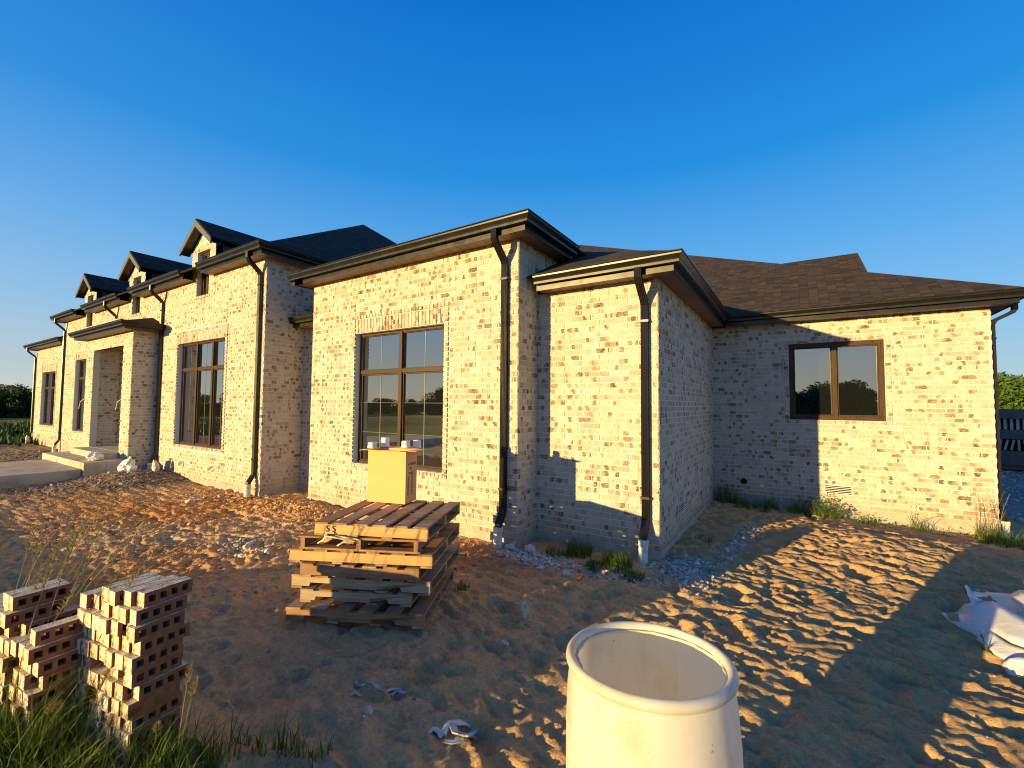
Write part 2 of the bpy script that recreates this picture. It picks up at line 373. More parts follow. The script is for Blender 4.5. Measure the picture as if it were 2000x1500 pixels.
def base_h(x, y):
    h = -1.88 + 0*x
    h = h - .10*sm(-1.6, 2.0, x)*sm(7.5, 9.7, y)                       # drops along the right wall
    h = h + .10*np.exp(-((x-1.0)/1.6)**2-((y-7.6)/1.3)**2)            # sand mound
    h = h - .10*sm(2.6, 4.2, x)*sm(6, 9, y)
    h = h - .06*np.exp(-((x+3.2)/1.0)**2-((y-2.9)/.9)**2)
    h = h + .10*np.exp(-((x+7.4)/1.3)**2-((y-4.6)/.5)**2)
    # berm with the brick stacks, lower left; plus unseen humps added to shade the clay
    bx = sm(-1.6, -2.5, x); by = sm(1.55, .75, y)
    h = h + (.20*bx*by + .08*sm(-2.6, -3.6, x)*sm(1.3, .1, y))*sm(-5.2, -4.2, x) + .27*np.exp(-((x+5.6)/.8)**2)*sm(.8, .0, y)*sm(-1.2, -.4, y) + .21*sm(-4.6, -5.6, x)*sm(.5, -.1, y)*sm(-1.1, -.4, y)
    # gravel mound by the porch
    h = h + .22*np.exp(-((x+13.2)/1.2)**2-((y-4.0)/1.1)**2)
    r = np.hypot(x, y); h = h - .016*np.clip(r-42, 0, 400)
    h = np.where(r > 42, np.maximum(h, -7.5), h)
    return h
def masks(x, y):
    n = pn(x*.5, y*.5, 3)*.8+pn(x*1.7, y*1.7, 4)*.35
    lot = sm(26, 22, np.hypot(x+6, y-6)+n*3)*sm(-34, -30, x)*sm(-7, -5.5, y+n)        # bare building lot
    clay = sm(-4.0, -6.0, x+n*1.6)                                                    # orange clay to the left
    clay2 = np.exp(-((x+3.4)/1.1)**2-((y-4.3)/.8)**2)*1.1
    grav = np.exp(-((x+2.75)/.42)**2-((y-4.72)/.20)**2)*1.5+np.exp(-((x+1.6)/.9)**2-((y-4.72)/.16)**2)*.55
    grav = np.maximum(grav, np.exp(-((x+1.08)/.26)**2-((y-5.35)/.42)**2)*1.4)
    grav = np.maximum(grav, np.exp(-((x+.72-.12*(y-6.5))/.13)**2-((y-6.9)/.9)**2)*.9)
    gl = sm(3.0, 3.5, y+n*.8)*sm(-11.0, -12.0, x+n)*sm(-40, -24, x)*sm(6, 5.5, y)      # gravel before the porch
    gl = np.maximum(gl, sm(-11.0, -13.0, x)*sm(1.8, 2.6, y+n)*sm(4.8, 4, y)*.9)
    gr = sm(3.1, 3.6, x+n*.3)*sm(7.6, 8.4, y)                                          # gravel drive at the right
    return lot, np.clip(clay+clay2, 0, 1), np.clip(grav*(.75+n), 0, 1), np.clip(gl, 0, 1), np.clip(gr, 0, 1)
def detail_h(x, y):
    # foot-churned sand; ripples run across the low sun
    xr = x*.925-y*.38; yr = x*.38+y*.925
    w = pn(x*2.2, y*2.2, 9)*.35
    a = pn(xr*3.3+w, yr*8.2+w, 11); a2 = pn(xr*7.5, yr*15, 12); a3 = pn(x*14, y*16, 13); a4 = pn(x*30, y*30, 14)
    h = .034*(1-np.abs(a)*2.4) + .012*a2 + .007*a3 + .003*a4
    fo = pn(x*2.9, y*3.3, 21); h = h - .055*sm(.16, .42, fo)+.018*sm(.05, .16, fo)*sm(.30, .16, fo); fo2 = pn(x*5.3+7, y*5.9, 22); h = h - .026*sm(.14, .42, fo2)+.008*sm(.02, .14, fo2)*sm(.26, .14, fo2); fo3 = pn(x*9.5+3, y*10.5, 23); h = h - .012*sm(.15, .45, fo3)
    h = h + .03*pn(x*.9, y*.9, 15)
    return h
def ground_h(x, y):
    x = np.asarray(x, float); y = np.asarray(y, float)
    lot, clay, gv, gl, gr = masks(x, y)
    amp = .55+.45*sm(-3.8, -2.2, x)
    soft = np.clip(1-.6*gv-.6*gl-.8*gr, .2, 1)
    rough = .022*pn(x*3.1, y*2.0, 31)+.012*pn(x*7, y*7, 32)+.014*pn(x*17, y*15, 33)+.013*pn(x*33, y*33, 34)
    d = detail_h(x, y)*amp*soft*lot + rough*clay*lot*1.2
    d = d*(1-sm(9.4, 9.7, y)*.7)
    far = pn(x*.12, y*.12, 41)*.12*(1-lot)
    return base_h(x, y)+d+far+.02*gv
def gh(x, y): return float(ground_h(np.array([x]), np.array([y]))[0])

def axis(lo, hi, step, far, g=1.10):
    a = list(np.arange(lo, hi, step)); s = step; v = hi; up = []
    while v < far: up.append(v); s *= g; v += s
    s = step; v = lo; dn = []
    while v > -far: s *= g; v -= s; dn.append(v)
    return np.array(dn[::-1]+a+up)
gx = np.concatenate([axis(-9.0, 3.6, .024, 900)]); gy = axis(.6, 9.8, .022, 900)
GX, GY = np.meshgrid(gx, gy); GZ = ground_h(GX, GY)
nx, ny = len(gx), len(gy)
co = np.stack([GX.ravel(), GY.ravel(), GZ.ravel()], 1)
idx = np.arange(nx*ny).reshape(ny, nx)
qd = np.stack([idx[:-1, :-1].ravel(), idx[:-1, 1:].ravel(), idx[1:, 1:].ravel(), idx[1:, :-1].ravel()], 1)
me = bpy.data.meshes.new('ground'); me.vertices.add(len(co)); me.vertices.foreach_set('co', co.ravel().astype(np.float32))
me.loops.add(qd.size); me.polygons.add(len(qd)); me.loops.foreach_set('vertex_index', qd.ravel().astype(np.int32))
me.polygons.foreach_set('loop_start', (np.arange(len(qd))*4).astype(np.int32))
me.update(calc_edges=True); me.polygons.foreach_set('use_smooth', np.ones(len(qd), bool))
X, Y = co[:, 0], co[:, 1]; lot, clay, gv, gl, gr = masks(X, Y)
def L(a, b, f): return a*(1-f[:, None])+b*f[:, None]
sand = np.array([[.66, .40, .185]]); claycol = np.array([[.66, .31, .10]]); red = np.array([[.33, .15, .075]])
tan_ = np.array([[.71, .465, .235]])
n_ = np.clip(pn(X*1.2, Y*1.2, 51)*1.2+.5, 0, 1); n2_ = np.clip(pn(X*.45, Y*.45, 52)*1.4+.5, 0, 1)
col = L(sand, tan_*.85, n_*.5)
col = L(col, L(claycol+0*col, tan_+0*col, n2_), clay)
red_m = np.exp(-((X+3.4)/1.0)**2-((Y-4.5)/.6)**2); col = L(col, red+0*col, np.clip(red_m*.9, 0, 1))
grey = np.array([[.46, .39, .31]]); col = L(col, grey+0*col, gv*.55); col = L(col, np.array([[.27, .205, .14]])+0*col, gl*.85)
col = L(col, np.array([[.30, .31, .32]])+0*col, gr)
band = .5+.5*np.sin(np.hypot(X*.3, Y)*.11+pn(X*.02, Y*.02, 6)*3)
field = L(np.array([[.085, .12, .018]])+0*col, np.array([[.24, .20, .04]])+0*col, np.clip(band, 0, 1))
rr_ = np.hypot(X, Y); weedy = sm(-26, -30, X)*sm(72, 60, rr_)
field = L(field, np.array([[.022, .04, .010]])+0*field, weedy)
col = L(field, col, lot)
ca = me.color_attributes.new('soil', 'FLOAT_COLOR', 'POINT')
ca.data.foreach_set('color', np.concatenate([col, np.ones((len(col), 1))], 1).ravel().astype(np.float32))
me.materials.append(m_ground)
ground = bpy.data.objects.new('ground', me); C.objects.link(ground); tag(ground, 'churned tan sand and orange clay ground round the new house, with field beyond', 'ground', kind='structure')

# ------------------------------------------------------------------ the house
house = empty('brick_house', (-9.0, 10.0, -1.9), label='long single-storey pale brick house with dark hipped roofs, dormers and bronze gutters', cat='house')
COURSE, BL, MJ, ZB = .0762, .254, .0105, -1.76
def brickwall(name, ax, c, sg, u0, u1, z0, z1, holes=(), zones=(), gable=None, thick=.14, fill=True):
    """ax 'y': wall at y=c facing sg; ax 'x': wall at x=c. holes are real openings (u0,u1,z0,z1); zones = areas where other brickwork sits"""
    mb = MB()
    def P(u, z, d):
        return (u, c+sg*d, z) if ax == 'y' else (c+sg*d, u, z)
    def boxp(a, b_, za, zb_, d0, d1, mi):
        vs = [P(a, za, d0), P(b_, za, d0), P(b_, zb_, d0), P(a, zb_, d0), P(a, za, d1), P(b_, za, d1), P(b_, zb_, d1), P(a, zb_, d1)]
        mb.add(vs, [(0, 1, 2, 3), (4, 7, 6, 5), (0, 4, 5, 1), (1, 5, 6, 2), (2, 6, 7, 3), (3, 7, 4, 0)], mi)
    def brick(a, b_, za, zb_, pe=0):
        pr = .006+random.random()*.003+pe; e = .0022
        j = [(random.random()-.5)*.0016 for _ in range(4)]
        vs = [P(a, za, -.004), P(b_, za, -.004), P(b_, zb_, -.004), P(a, zb_, -.004),
              P(a+e, za+e+j[0], pr), P(b_-e, za+e+j[1], pr), P(b_-e, zb_-e+j[2], pr), P(a+e, zb_-e+j[3], pr)]
        mb.add(vs, [(4, 5, 6, 7), (0, 1, 5, 4), (1, 2, 6, 5), (2, 3, 7, 6), (3, 0, 4, 7)], 0)
    # mortar body, cut round the openings
    ub = u0+thick+.001 if (ax == 'x' and not name.startswith('alc')) else u0
    us = sorted({ub, u1} | {h[0] for h in holes} | {h[1] for h in holes}); us = [u for u in us if ub <= u <= u1]
    zt = z1
    for a, b_ in zip(us, us[1:]):
        mid = (a+b_)/2; cuts = sorted((h[2], h[3]) for h in holes if h[0] <= mid <= h[1]); z = z0
        for ha, hb in cuts:
            if ha > z: boxp(a, b_, z, ha, -thick, 0, 1)
            z = max(z, hb)
        if z < zt: boxp(a, b_, z, zt, -thick, 0, 1)
    i0 = int(math.floor((z0-ZB)/COURSE)); i1 = int(math.ceil((z1-ZB)/COURSE)); block = list(holes)+list(zones)
    for i in range(i0, i1):
        za = max(z0, ZB+i*COURSE+MJ/2); zb_ = min(z1, ZB+(i+1)*COURSE-MJ/2)
        if zb_-za < .015: continue
        zm = (za+zb_)/2; lo, hi = u0, u1
        iv = [(lo, hi)]
        for h in block:
            if h[2] < zm < h[3]:
                nv = []
                for a, b_ in iv:
                    if h[1] <= a or h[0] >= b_: nv.append((a, b_)); continue
                    if h[0] > a: nv.append((a, h[0]))
                    if h[1] < b_: nv.append((h[1], b_))
                iv = nv
        off = (i % 2)*BL/2
        for a, b_ in iv:
            k = math.floor((a-off)/BL)
            while k*BL+off < b_:
                s_ = max(a, k*BL+off+MJ/2 if k*BL+off > a else a); e_ = min(b_, (k+1)*BL+off-MJ/2 if (k+1)*BL+off < b_ else b_)
                if e_-s_ > .03: brick(s_, e_, za, zb_)
                k += 1
    if gable:       # (centre u, apex z, slope, half width at z1)
        gc, gz, gs = gable; z = z1; i = i1
        while True:
            za = ZB+(i-1)*COURSE+MJ/2 if i == i1 else ZB+i*COURSE+MJ/2
            if i == i1 and za < z1-.01: i += 1; continue
            zb_ = za+COURSE-MJ; hw = (gz-zb_)/gs
            if hw < .05: break
            a, b_ = gc-hw, gc+hw; off = (i % 2)*BL/2; k = math.floor((a-off)/BL)
            while k*BL+off < b_:
                s_ = max(a, k*BL+off+MJ/2); e_ = min(b_, (k+1)*BL+off-MJ/2)
                if e_-s_ > .03: brick(s_, e_, za, zb_)
                k += 1
            i += 1
        hw = (gz-z1)/gs
        vs = [P(gc-hw, z1, -thick), P(gc+hw, z1, -thick), P(gc, gz, -thick), P(gc-hw, z1, 0), P(gc+hw, z1, 0), P(gc, gz, 0)]
        mb.add(vs, [(0, 1, 2), (3, 5, 4), (0, 3, 4, 1), (1, 4, 5, 2), (2, 5, 3, 0)], 1)
    for (a, b_, za, zb_, mode) in zones_extra.get(name, []):     # border bricks: 'v' upright units side by side, 'h' stacked
        if mode == 'v':
            n = max(1, round((b_-a)/COURSE)); w = (b_-a)/n
            for k in range(n): brick(a+k*w+MJ/2, a+(k+1)*w-MJ/2, za+MJ/2, zb_-MJ/2, .013 if zb_-za < .12 else .002)
        else:
            n = max(1, round((zb_-za)/COURSE)); w = (zb_-za)/n
            for k in range(n): brick(a+MJ/2, b_-MJ/2, za+k*w+MJ/2, za+(k+1)*w-MJ/2, .013)
    return mb.build('wall', BR, house)
zones_extra = {}
def surround(w, name, sold=.25, hd=.092):
    """brick border round an opening: soldier course and header row above, headers at the sides and below"""
    a, b_, za, zb_ = w; ex = zones_extra.setdefault(name, [])
    top = zb_
    if sold: ex.append((a, b_, zb_, zb_+sold, 'v')); top = zb_+sold
    ex.append((a-hd, b_+hd, top, top+.07, 'v'))
    ex.append((a-hd, b_+hd, za-.07, za, 'v'))
    ex.append((a-hd, a, za, top, 'h')); ex.append((b_, b_+hd, za, top, 'h'))
    return (a-hd-.012, b_+hd+.012, za-.07-.004, top+.07+.004)

XA0, XA1, YA = -7.725, -3.11, 4.965
XB, YB = -1.41, 5.49
XC, YC = 2.57, 9.744
XD0, XD1, YD = -22.72, -8.88, 4.66
XG0, XG1 = -28.49, -23.88                                             # mirror of the right bay
ZS, ZA, ZD = 1.58, 2.24, 2.90                                         # soffit levels: low wings, bays, main
winA = (-6.46, -4.41, -1.03, 1.21); winC = (-.10, 1.285, -.235, 1.17)
winD = (-12.86, -10.45, -1.04, 1.43); winF = (-21.15, -18.74, -1.04, 1.43); winG = (-27.19, -25.14, -1.03, 1.21)
dorm = [-11.67, -15.8, -19.93]
ups = [(d-.31, d+.31, 2.50, 3.57) for d in dorm]
por = (-16.97, -14.63, -1.30, 1.47)
vents_y = []
z = surround(winA, 'bayA'); brickwall('bayA', 'y', YA, -1, XA0, XA1, ZB, ZA, [winA], [z])
z = surround(winG, 'bayG'); brickwall('bayG', 'y', YA, -1, XG0, XG1, ZB, ZA, [winG], [z])
z = surround(winC, 'wallC', 0, .085); brickwall('wallC', 'y', YC, -1, XB, XC, ZB, ZS, [winC], [z])
brickwall('wallB', 'y', YB, -1, XA1, XB, ZB, ZS)
zz = [surround(winD, 'mainD', .22), surround(winF, 'mainD', .22)]
for u_ in ups:
    zones_extra.setdefault('mainD', []).append((u_[0]-.07, u_[1]+.07, u_[2]-.075, u_[2], 'v')); zz.append((u_[0]-.07, u_[1]+.07, u_[2]-.078, u_[2]+.0))
brickwall('mainD', 'y', YD, -1, XD0, XD1, ZB, ZD, [winD, winF, (por[0], por[1], ZB, 1.6)]+[(a, b_, c_, ZD) for a, b_, c_, d_ in ups], zz)
for d_, u_ in zip(dorm, ups):       # dormer cheeks and gable, flush with the main wall
    brickwall('dormer', 'y', YD, -1, d_-.59, d_+.59, ZD, 3.66, [(u_[0], u_[1], ZD, u_[3])], [], gable=(d_, 3.66+.59*.73, .73))
    for sx in (-1, 1):
        mb = MB(); x_ = d_+sx*.59
        mb.add([(x_, YD+.002, ZD), (x_, YD+2.0, ZD), (x_, YD+2.0, 3.70), (x_, YD+.002, 3.70), (x_-sx*.1, YD+.002, ZD), (x_-sx*.1, YD+2, ZD), (x_-sx*.1, YD+2, 3.7), (x_-sx*.1, YD+.002, 3.7)],
               [(0, 1, 2, 3), (4, 7, 6, 5), (0, 3, 7, 4), (1, 5, 6, 2), (0, 4, 5, 1), (2, 6, 7, 3)]); mb.build('dormer_cheek', m_trim, house)
brickwall('sideA', 'x', XA1, 1, YA, YB, ZB, ZS)                        # right return of the bay, below and above the low roof
brickwall('sideA2', 'x', XA1, 1, YA, 8.2, ZS, ZA)
brickwall('sideAl', 'x', XA0, -1, YA, 6.6, ZB, ZA)
brickwall('sideB', 'x', XB, 1, YB, YC, ZB, ZS)
brickwall('sideC', 'x', XC, 1, YC, YC+9, ZB, ZS)
brickwall('sideD', 'x', XD1, 1, YD, 6.6, ZB, ZD)
brickwall('sideD2', 'x', XD1, 1, 6.6, 16.0, ZB+2, ZD)
brickwall('sideDl', 'x', XD0, -1, YD, 6.6, ZB, ZD)
brickwall('link', 'y', YB, -1, XD1, XA0, ZB, ZS)
brickwall('linkl', 'y', YB, -1, XG1, XD0, ZB, ZS)
brickwall('sideGr', 'x', XG1, 1, YA, 6.6, ZB, ZA)
brickwall('sideGl', 'x', XG0, -1, YA, 12, ZB, ZA)
# porch: two piers and a lintel in front, alcove behind
YP = 4.10
brickwall('porch', 'y', YP, -1, -17.61, -13.99, ZB, 1.80, [(por[0], por[1], ZB, por[3])])
brickwall('porchr', 'x', -13.99, 1, YP, YD, ZB, 1.80)
brickwall('porchl', 'x', -17.61, -1, YP, YD, ZB, 1.80)
brickwall('alcl', 'x', por[0], 1, YP+.14, 6.4, por[2], 1.6)
brickwall('alcr', 'x', por[1], -1, YP+.14, 6.4, por[2], 1.6)
brickwall('alcb', 'y', 6.4, -1, por[0], por[1], por[2], 1.6, [(-16.4, -15.2, -1.28, .95)])
mb = MB(); mb.box(por[0]-.01, YP+.02, por[3], por[1]+.01, 6.5, por[3]+.08); mb.build('porch_ceiling', m_soffit, house)
# back walls and floor void, so that nothing is hollow from the side
mb = MB(); mb.box(XG0+.15, YC+8.8, ZB, XC-.15, YC+9, ZS); mb.box(XG0+.15, 11.8, ZB, XD0-.05, 12, ZA); mb.build('rear_wall', m_mortar, house)

# foundation blocks
mb = MB(); G = .012
def fnd(x0, y0, x1, y1):
    mb.box(x0, y0, -2.6, x1, y1, ZB)
fnd(XA0-G, YA-G, XA1+G, YA+.2); fnd(XA1-.2, YA+.2, XA1+G, YB-G); fnd(XA1-.2+.2+G, YB-G, XB+G, YB+.2); fnd(XB-.2, YB+.2, XB+G, YC-G)
fnd(XB-.2, YC-G, XC+G, YC+.2); fnd(XC-.2, YC+.2, XC+G, YC+9); fnd(XD0-G, YD-G, XD1+G, YD+.2); fnd(XD1-.2, YD+.2, XD1+G, YB-G)
fnd(XD1+G, YB-G, XA0-G, 5.7); fnd(XA0-G, YA+.2, XA0+.2, YB-G); fnd(XG0-G, YA-G, XG1+G, YA+.2); fnd(-17.61-G, YP-G, por[0], YD-G); fnd(por[1], YP-G, -13.99+G, YD-G)
fo = mb.build('foundation', m_found, house)

# windows ----------------------------------------------------------
def window(ax_y, w, cols, transom, rec=.095, fw=.042, name='window', muntins=True, cross=None):
    """frame on plane y=ax_y recessed; cols = list of sash boundaries (fractions); transom = height fraction or None"""
    a, b_, za, zb_ = w; y = ax_y+rec; mb = MB(); mb.box(a, y, za, b_, y+.07, za+fw); mb.box(a, y, zb_-fw, b_, y+.07, zb_)
    mb.box(a, y, za+fw, a+fw, y+.07, zb_-fw); mb.box(b_-fw, y, za+fw, b_, y+.07, zb_-fw)
    xs = [a+fw]+[a+(b_-a)*q for q in cols]+[b_-fw]; mw = .036
    for q in cols: x = a+(b_-a)*q; mb.box(x-mw, y-.012, za+fw*.2, x+mw, y+.07, zb_-fw*.4)
    zt = za+(zb_-za)*transom if transom else None
    cells = []
    for i in range(len(xs)-1):
        x0 = xs[i]+(mw if i else 0); x1 = xs[i+1]-(mw if i < len(xs)-2 else 0)
        if zt:
            mb.box(x0, y-.004, zt-.034, x1, y+.07, zt+.034); cells += [(x0, x1, za+fw, zt-.034, 0), (x0, x1, zt+.034, zb_-fw, 1)]
        else: cells.append((x0, x1, za+fw, zb_-fw, 0))
    fr_ = mb.build(name, m_frame, house, bevel=.004)
    for x0, x1, z0, z1, top in cells:
        sw = .022 if not top else .012; s_ = MB(); yy = y+.018
        s_.box(x0, yy, z0, x1, yy+.04, z0+sw); s_.box(x0, yy, z1-sw, x1, yy+.04, z1); s_.box(x0, yy, z0+sw, x0+sw, yy+.04, z1-sw); s_.box(x1-sw, yy, z0+sw, x1, yy+.04, z1-sw)
        s_.build('sash', m_frame, fr_, bevel=.003)
        g_ = MB(); g_.box(x0+sw-.004, y+.040, z0+sw-.004, x1-sw+.004, y+.046, z1-sw+.004); g_.build('pane', m_glass, fr_)
        if muntins:
            q_ = MB(); xm = (x0+x1)/2; q_.box(xm-.0045, y+.036, z0+sw, xm+.0045, y+.0395, z1-sw)
            if not top and cross:
                for zz_ in cross: q_.box(x0+sw, y+.0365, z0+(z1-z0)*zz_-.0018, x1-sw, y+.0395, z0+(z1-z0)*zz_+.0018)
            q_.build('grille', m_muntin, fr_)
    v_ = MB(); v_.box(a-.02, y+.075, za-.02, b_+.02, y+.09, zb_+.02); v_.build('blind_backing', m_dark, fr_)
    return fr_
window(YA, winA, [.5], .70, cross=(.33, .67)); window(YA, winG, [.5], .70, cross=(.33, .67))
window(YD, winD, [.333, .667], .74); window(YD, winF, [.333, .667], .74)
window(YC, winC, [.5], None, rec=.03, fw=.075, muntins=False)
for u_ in ups: window(YD, u_, [.5], None, muntins=False)
dr = MB(); dr.box(-16.4, 6.42, -1.28, -15.2, 6.48, .95); d_ = dr.build('front_door', m_frame, house, bevel=.01)
dh = MB(); dh.tube([(-15.3, 6.40, -.35), (-15.3, 6.35, -.3), (-15.3, 6.35, -.05), (-15.3, 6.40, 0)], .012); dh.build('handle', m_vent, d_)

# roofs -------------------------------------------------------------
def slab(mb, poly, th=.035, mi=0):
    p = [Vector(q) for q in poly]; n = (p[1]-p[0]).cross(p[2]-p[0]).normalized()
    if n.z < 0: p.reverse(); n = -n
    h = Vector((0, 0, 1)).cross(n); h = h.normalized() if h.length > 1e-4 else Vector((1, 0, 0)); up = n.cross(h)
    uvt = [(q.dot(h), q.dot(up)) for q in p]; k = len(p)
    vs = p+[q-n*th for q in p]
    fs = [tuple(range(k)), tuple(range(2*k-1, k-1, -1))]+[(i, i+k, (i+1) % k+k, (i+1) % k) for i in range(k)]
    mb.add(vs, fs, mi, [uvt, uvt[::-1]]+[[(0, 0)]*4]*k)
def roof(polys, name='roof'):
    mb = MB()
    for p in polys: slab(mb, p)
    return mb.build(name, m_shingle, house)
OV = .37; GZ_ = .19                                                     # overhang, top of gutter above soffit
zA, zD, zS, zP = ZA+GZ_-.01, ZD+GZ_-.05, ZS+GZ_-.0, 1.80+.16
def hipbox(x0, x1, y0, y1, z, m, name='roof'):
    w = (x1-x0)/2; d = (y1-y0)/2; r_ = min(w, d); zt = z+m*r_
    a, b_, c_, e = (x0, y0, z), (x1, y0, z), (x1, y1, z), (x0, y1, z)
    if d >= w: p, q = ((x0+x1)/2, y0+r_, zt), ((x0+x1)/2, y1-r_, zt); return roof([(a, b_, p), (b_, c_, q, p), (c_, e, q), (e, a, p, q)])
    p, q = (x0+r_, (y0+y1)/2, zt), (x1-r_, (y0+y1)/2, zt); return roof([(a, b_, q, p), (b_, c_, q), (c_, e, p, q), (e, a, p)])
IN = .05
hipbox(XA0-OV+IN, XA1+OV-IN, YA-OV+IN, YA-OV+IN+9, zA, .50)
hipbox(XG0-OV+IN, XG1+OV-IN, YA-OV+IN, YA-OV+IN+9, zA, .50)
# main body: hip with a 7/12 front slope and steeper ends
x0, x1, y0, z = XD0-OV+IN, XD1+OV-IN, YD-OV+IN, zD; ym = 10.2; zt = z+.58*(ym-y0); y1 = 2*ym-y0
pr, pl = (-13.0, ym, zt), (-18.6, ym, zt)
roof([((x0, y0, z), (x1, y0, z), pr, pl), ((x1, y0, z), (x1, y1, z), pr), ((x1, y1, z), (x0, y1, z), pl, pr), ((x0, y1, z), (x0, y0, z), pl)])
# low right wing (B) and the big rear roof (C)
xb, yb = XB+OV-IN, YB-OV+IN; m_ = .48
pk = 2.02
roof([((xb, yb, zS), (XA1-.6, yb, zS), (XA1-.6, yb+pk, zS+m_*pk), (xb-pk, yb+pk, zS+m_*pk)), ((xb, yb, zS), (xb-pk, yb+pk, zS+m_*pk), (xb-pk, yb+pk+4, zS+m_*pk), (xb, yb+5.5, zS))])
xc, yc = XC+OV-IN, YC-OV+IN; m_ = .555; T_ = 13.2
ax_, ay_, az_ = xc-T_, yc+T_, zS+m_*T_
roof([((xb-9, yc, zS), (xc, yc, zS), (ax_, ay_, az_), (ax_-6, ay_, az_)), ((xc, yc, zS), (xc, yc+2*T_, zS), (ax_, ay_, az_)), ((xc, yc+2*T_, zS), (ax_-6, yc+2*T_, zS), (ax_-6, ay_, az_), (ax_, ay_, az_))])
# Dutch gable on the right hip
t1, t2 = 1.65, 3.1
g0 = (xc-t1, yc+t1, zS+m_*t1); g1 = (xc-t1, yc+t2, zS+m_*t2); g2 = (xc-t2, yc+t2, zS+m_*t2); g3 = (xc-t1, yc+t2+(t2-t1), zS+m_*t1)
e_ = .012
roof([[(q[0], q[1]-.0, q[2]+e_) for q in (g0, g1, g2)], [(q[0], q[1], q[2]+e_) for q in (g1, g3, g2)]])
mb = MB(); mb.add([(g0[0]-.12, g0[1], g0[2]-.1), (g1[0]-.12, g1[1], g1[2]), (g3[0]-.12, g3[1], g3[2]-.1)], [(0, 1, 2)]); mb.build('gable_end', m_trim, house)
# link roofs
roof([((XD1-.1, YB-OV+IN, zS), (XA0+.1, YB-OV+IN, zS), (XA0+.1, 9, zS+1.5), (XD1-.1, 9, zS+1.5))])
roof([((XG1-.1, YB-OV+IN, zS), (XD0+.1, YB-OV+IN, zS), (XD0+.1, 9, zS+1.5), (XG1-.1, 9, zS+1.5))])
# porch roof: low hip against the wall
x0, x1, y0, y1, z = -17.61-OV+IN, -13.99+OV-IN, YP-OV+IN, YD, zP; h_ = .30
roof([((x0, y0, z), (x1, y0, z), (x1-(y1-y0), y1, z+h_), (x0+(y1-y0), y1, z+h_)), ((x1, y0, z), (x1, y1, z), (x1-(y1-y0), y1, z+h_)), ((x0, y1, z), (x0, y0, z), (x0+(y1-y0), y1, z+h_))])
# dormer roofs
for d_ in dorm:
    yf = YD-.20; zr = 4.27; hw = .80; ze = 3.69; yk = YD+2.6
    roof([((d_, yf, zr), (d_+hw, yf, ze), (d_+hw, yk, ze), (d_, yk, zr)), ((d_, yf, zr), (d_-hw, yf, ze), (d_-hw, yk, ze), (d_, yk, zr))], 'dormer_roof')
    mb = MB()
    for sx in (-1, 1):
        vs = []
        for yy in (yf-.012, yf+.02):
            vs += [(d_, yy, zr-.036), (d_+sx*hw, yy, ze-.036), (d_+sx*hw, yy, ze-.17), (d_, yy, zr-.19)]
        mb.add(vs, [(0, 1, 2, 3), (4, 7, 6, 5), (0, 4, 5, 1), (1, 5, 6, 2), (2, 6, 7, 3), (3, 7, 4, 0)])
    mb.build('rake_board', m_rake, house)
    mb = MB()
    for sx in (-1, 1): mb.add([(d_, yf+.02, zr-.16), (d_+sx*hw, yf+.02, ze-.14), (d_+sx*hw, YD+.01, ze-.14), (d_, YD+.01, zr-.16), (d_, yf+.02, zr-.13), (d_+sx*hw, yf+.02, ze-.11), (d_+sx*hw, YD+.01, ze-.11), (d_, YD+.01, zr-.13)],
                              [(0, 1, 2, 3), (4, 7, 6, 5), (0, 4, 5, 1), (1, 5, 6, 2), (2, 6, 7, 3), (3, 7, 4, 0)])
    mb.build('rake_soffit', m_trim, house)

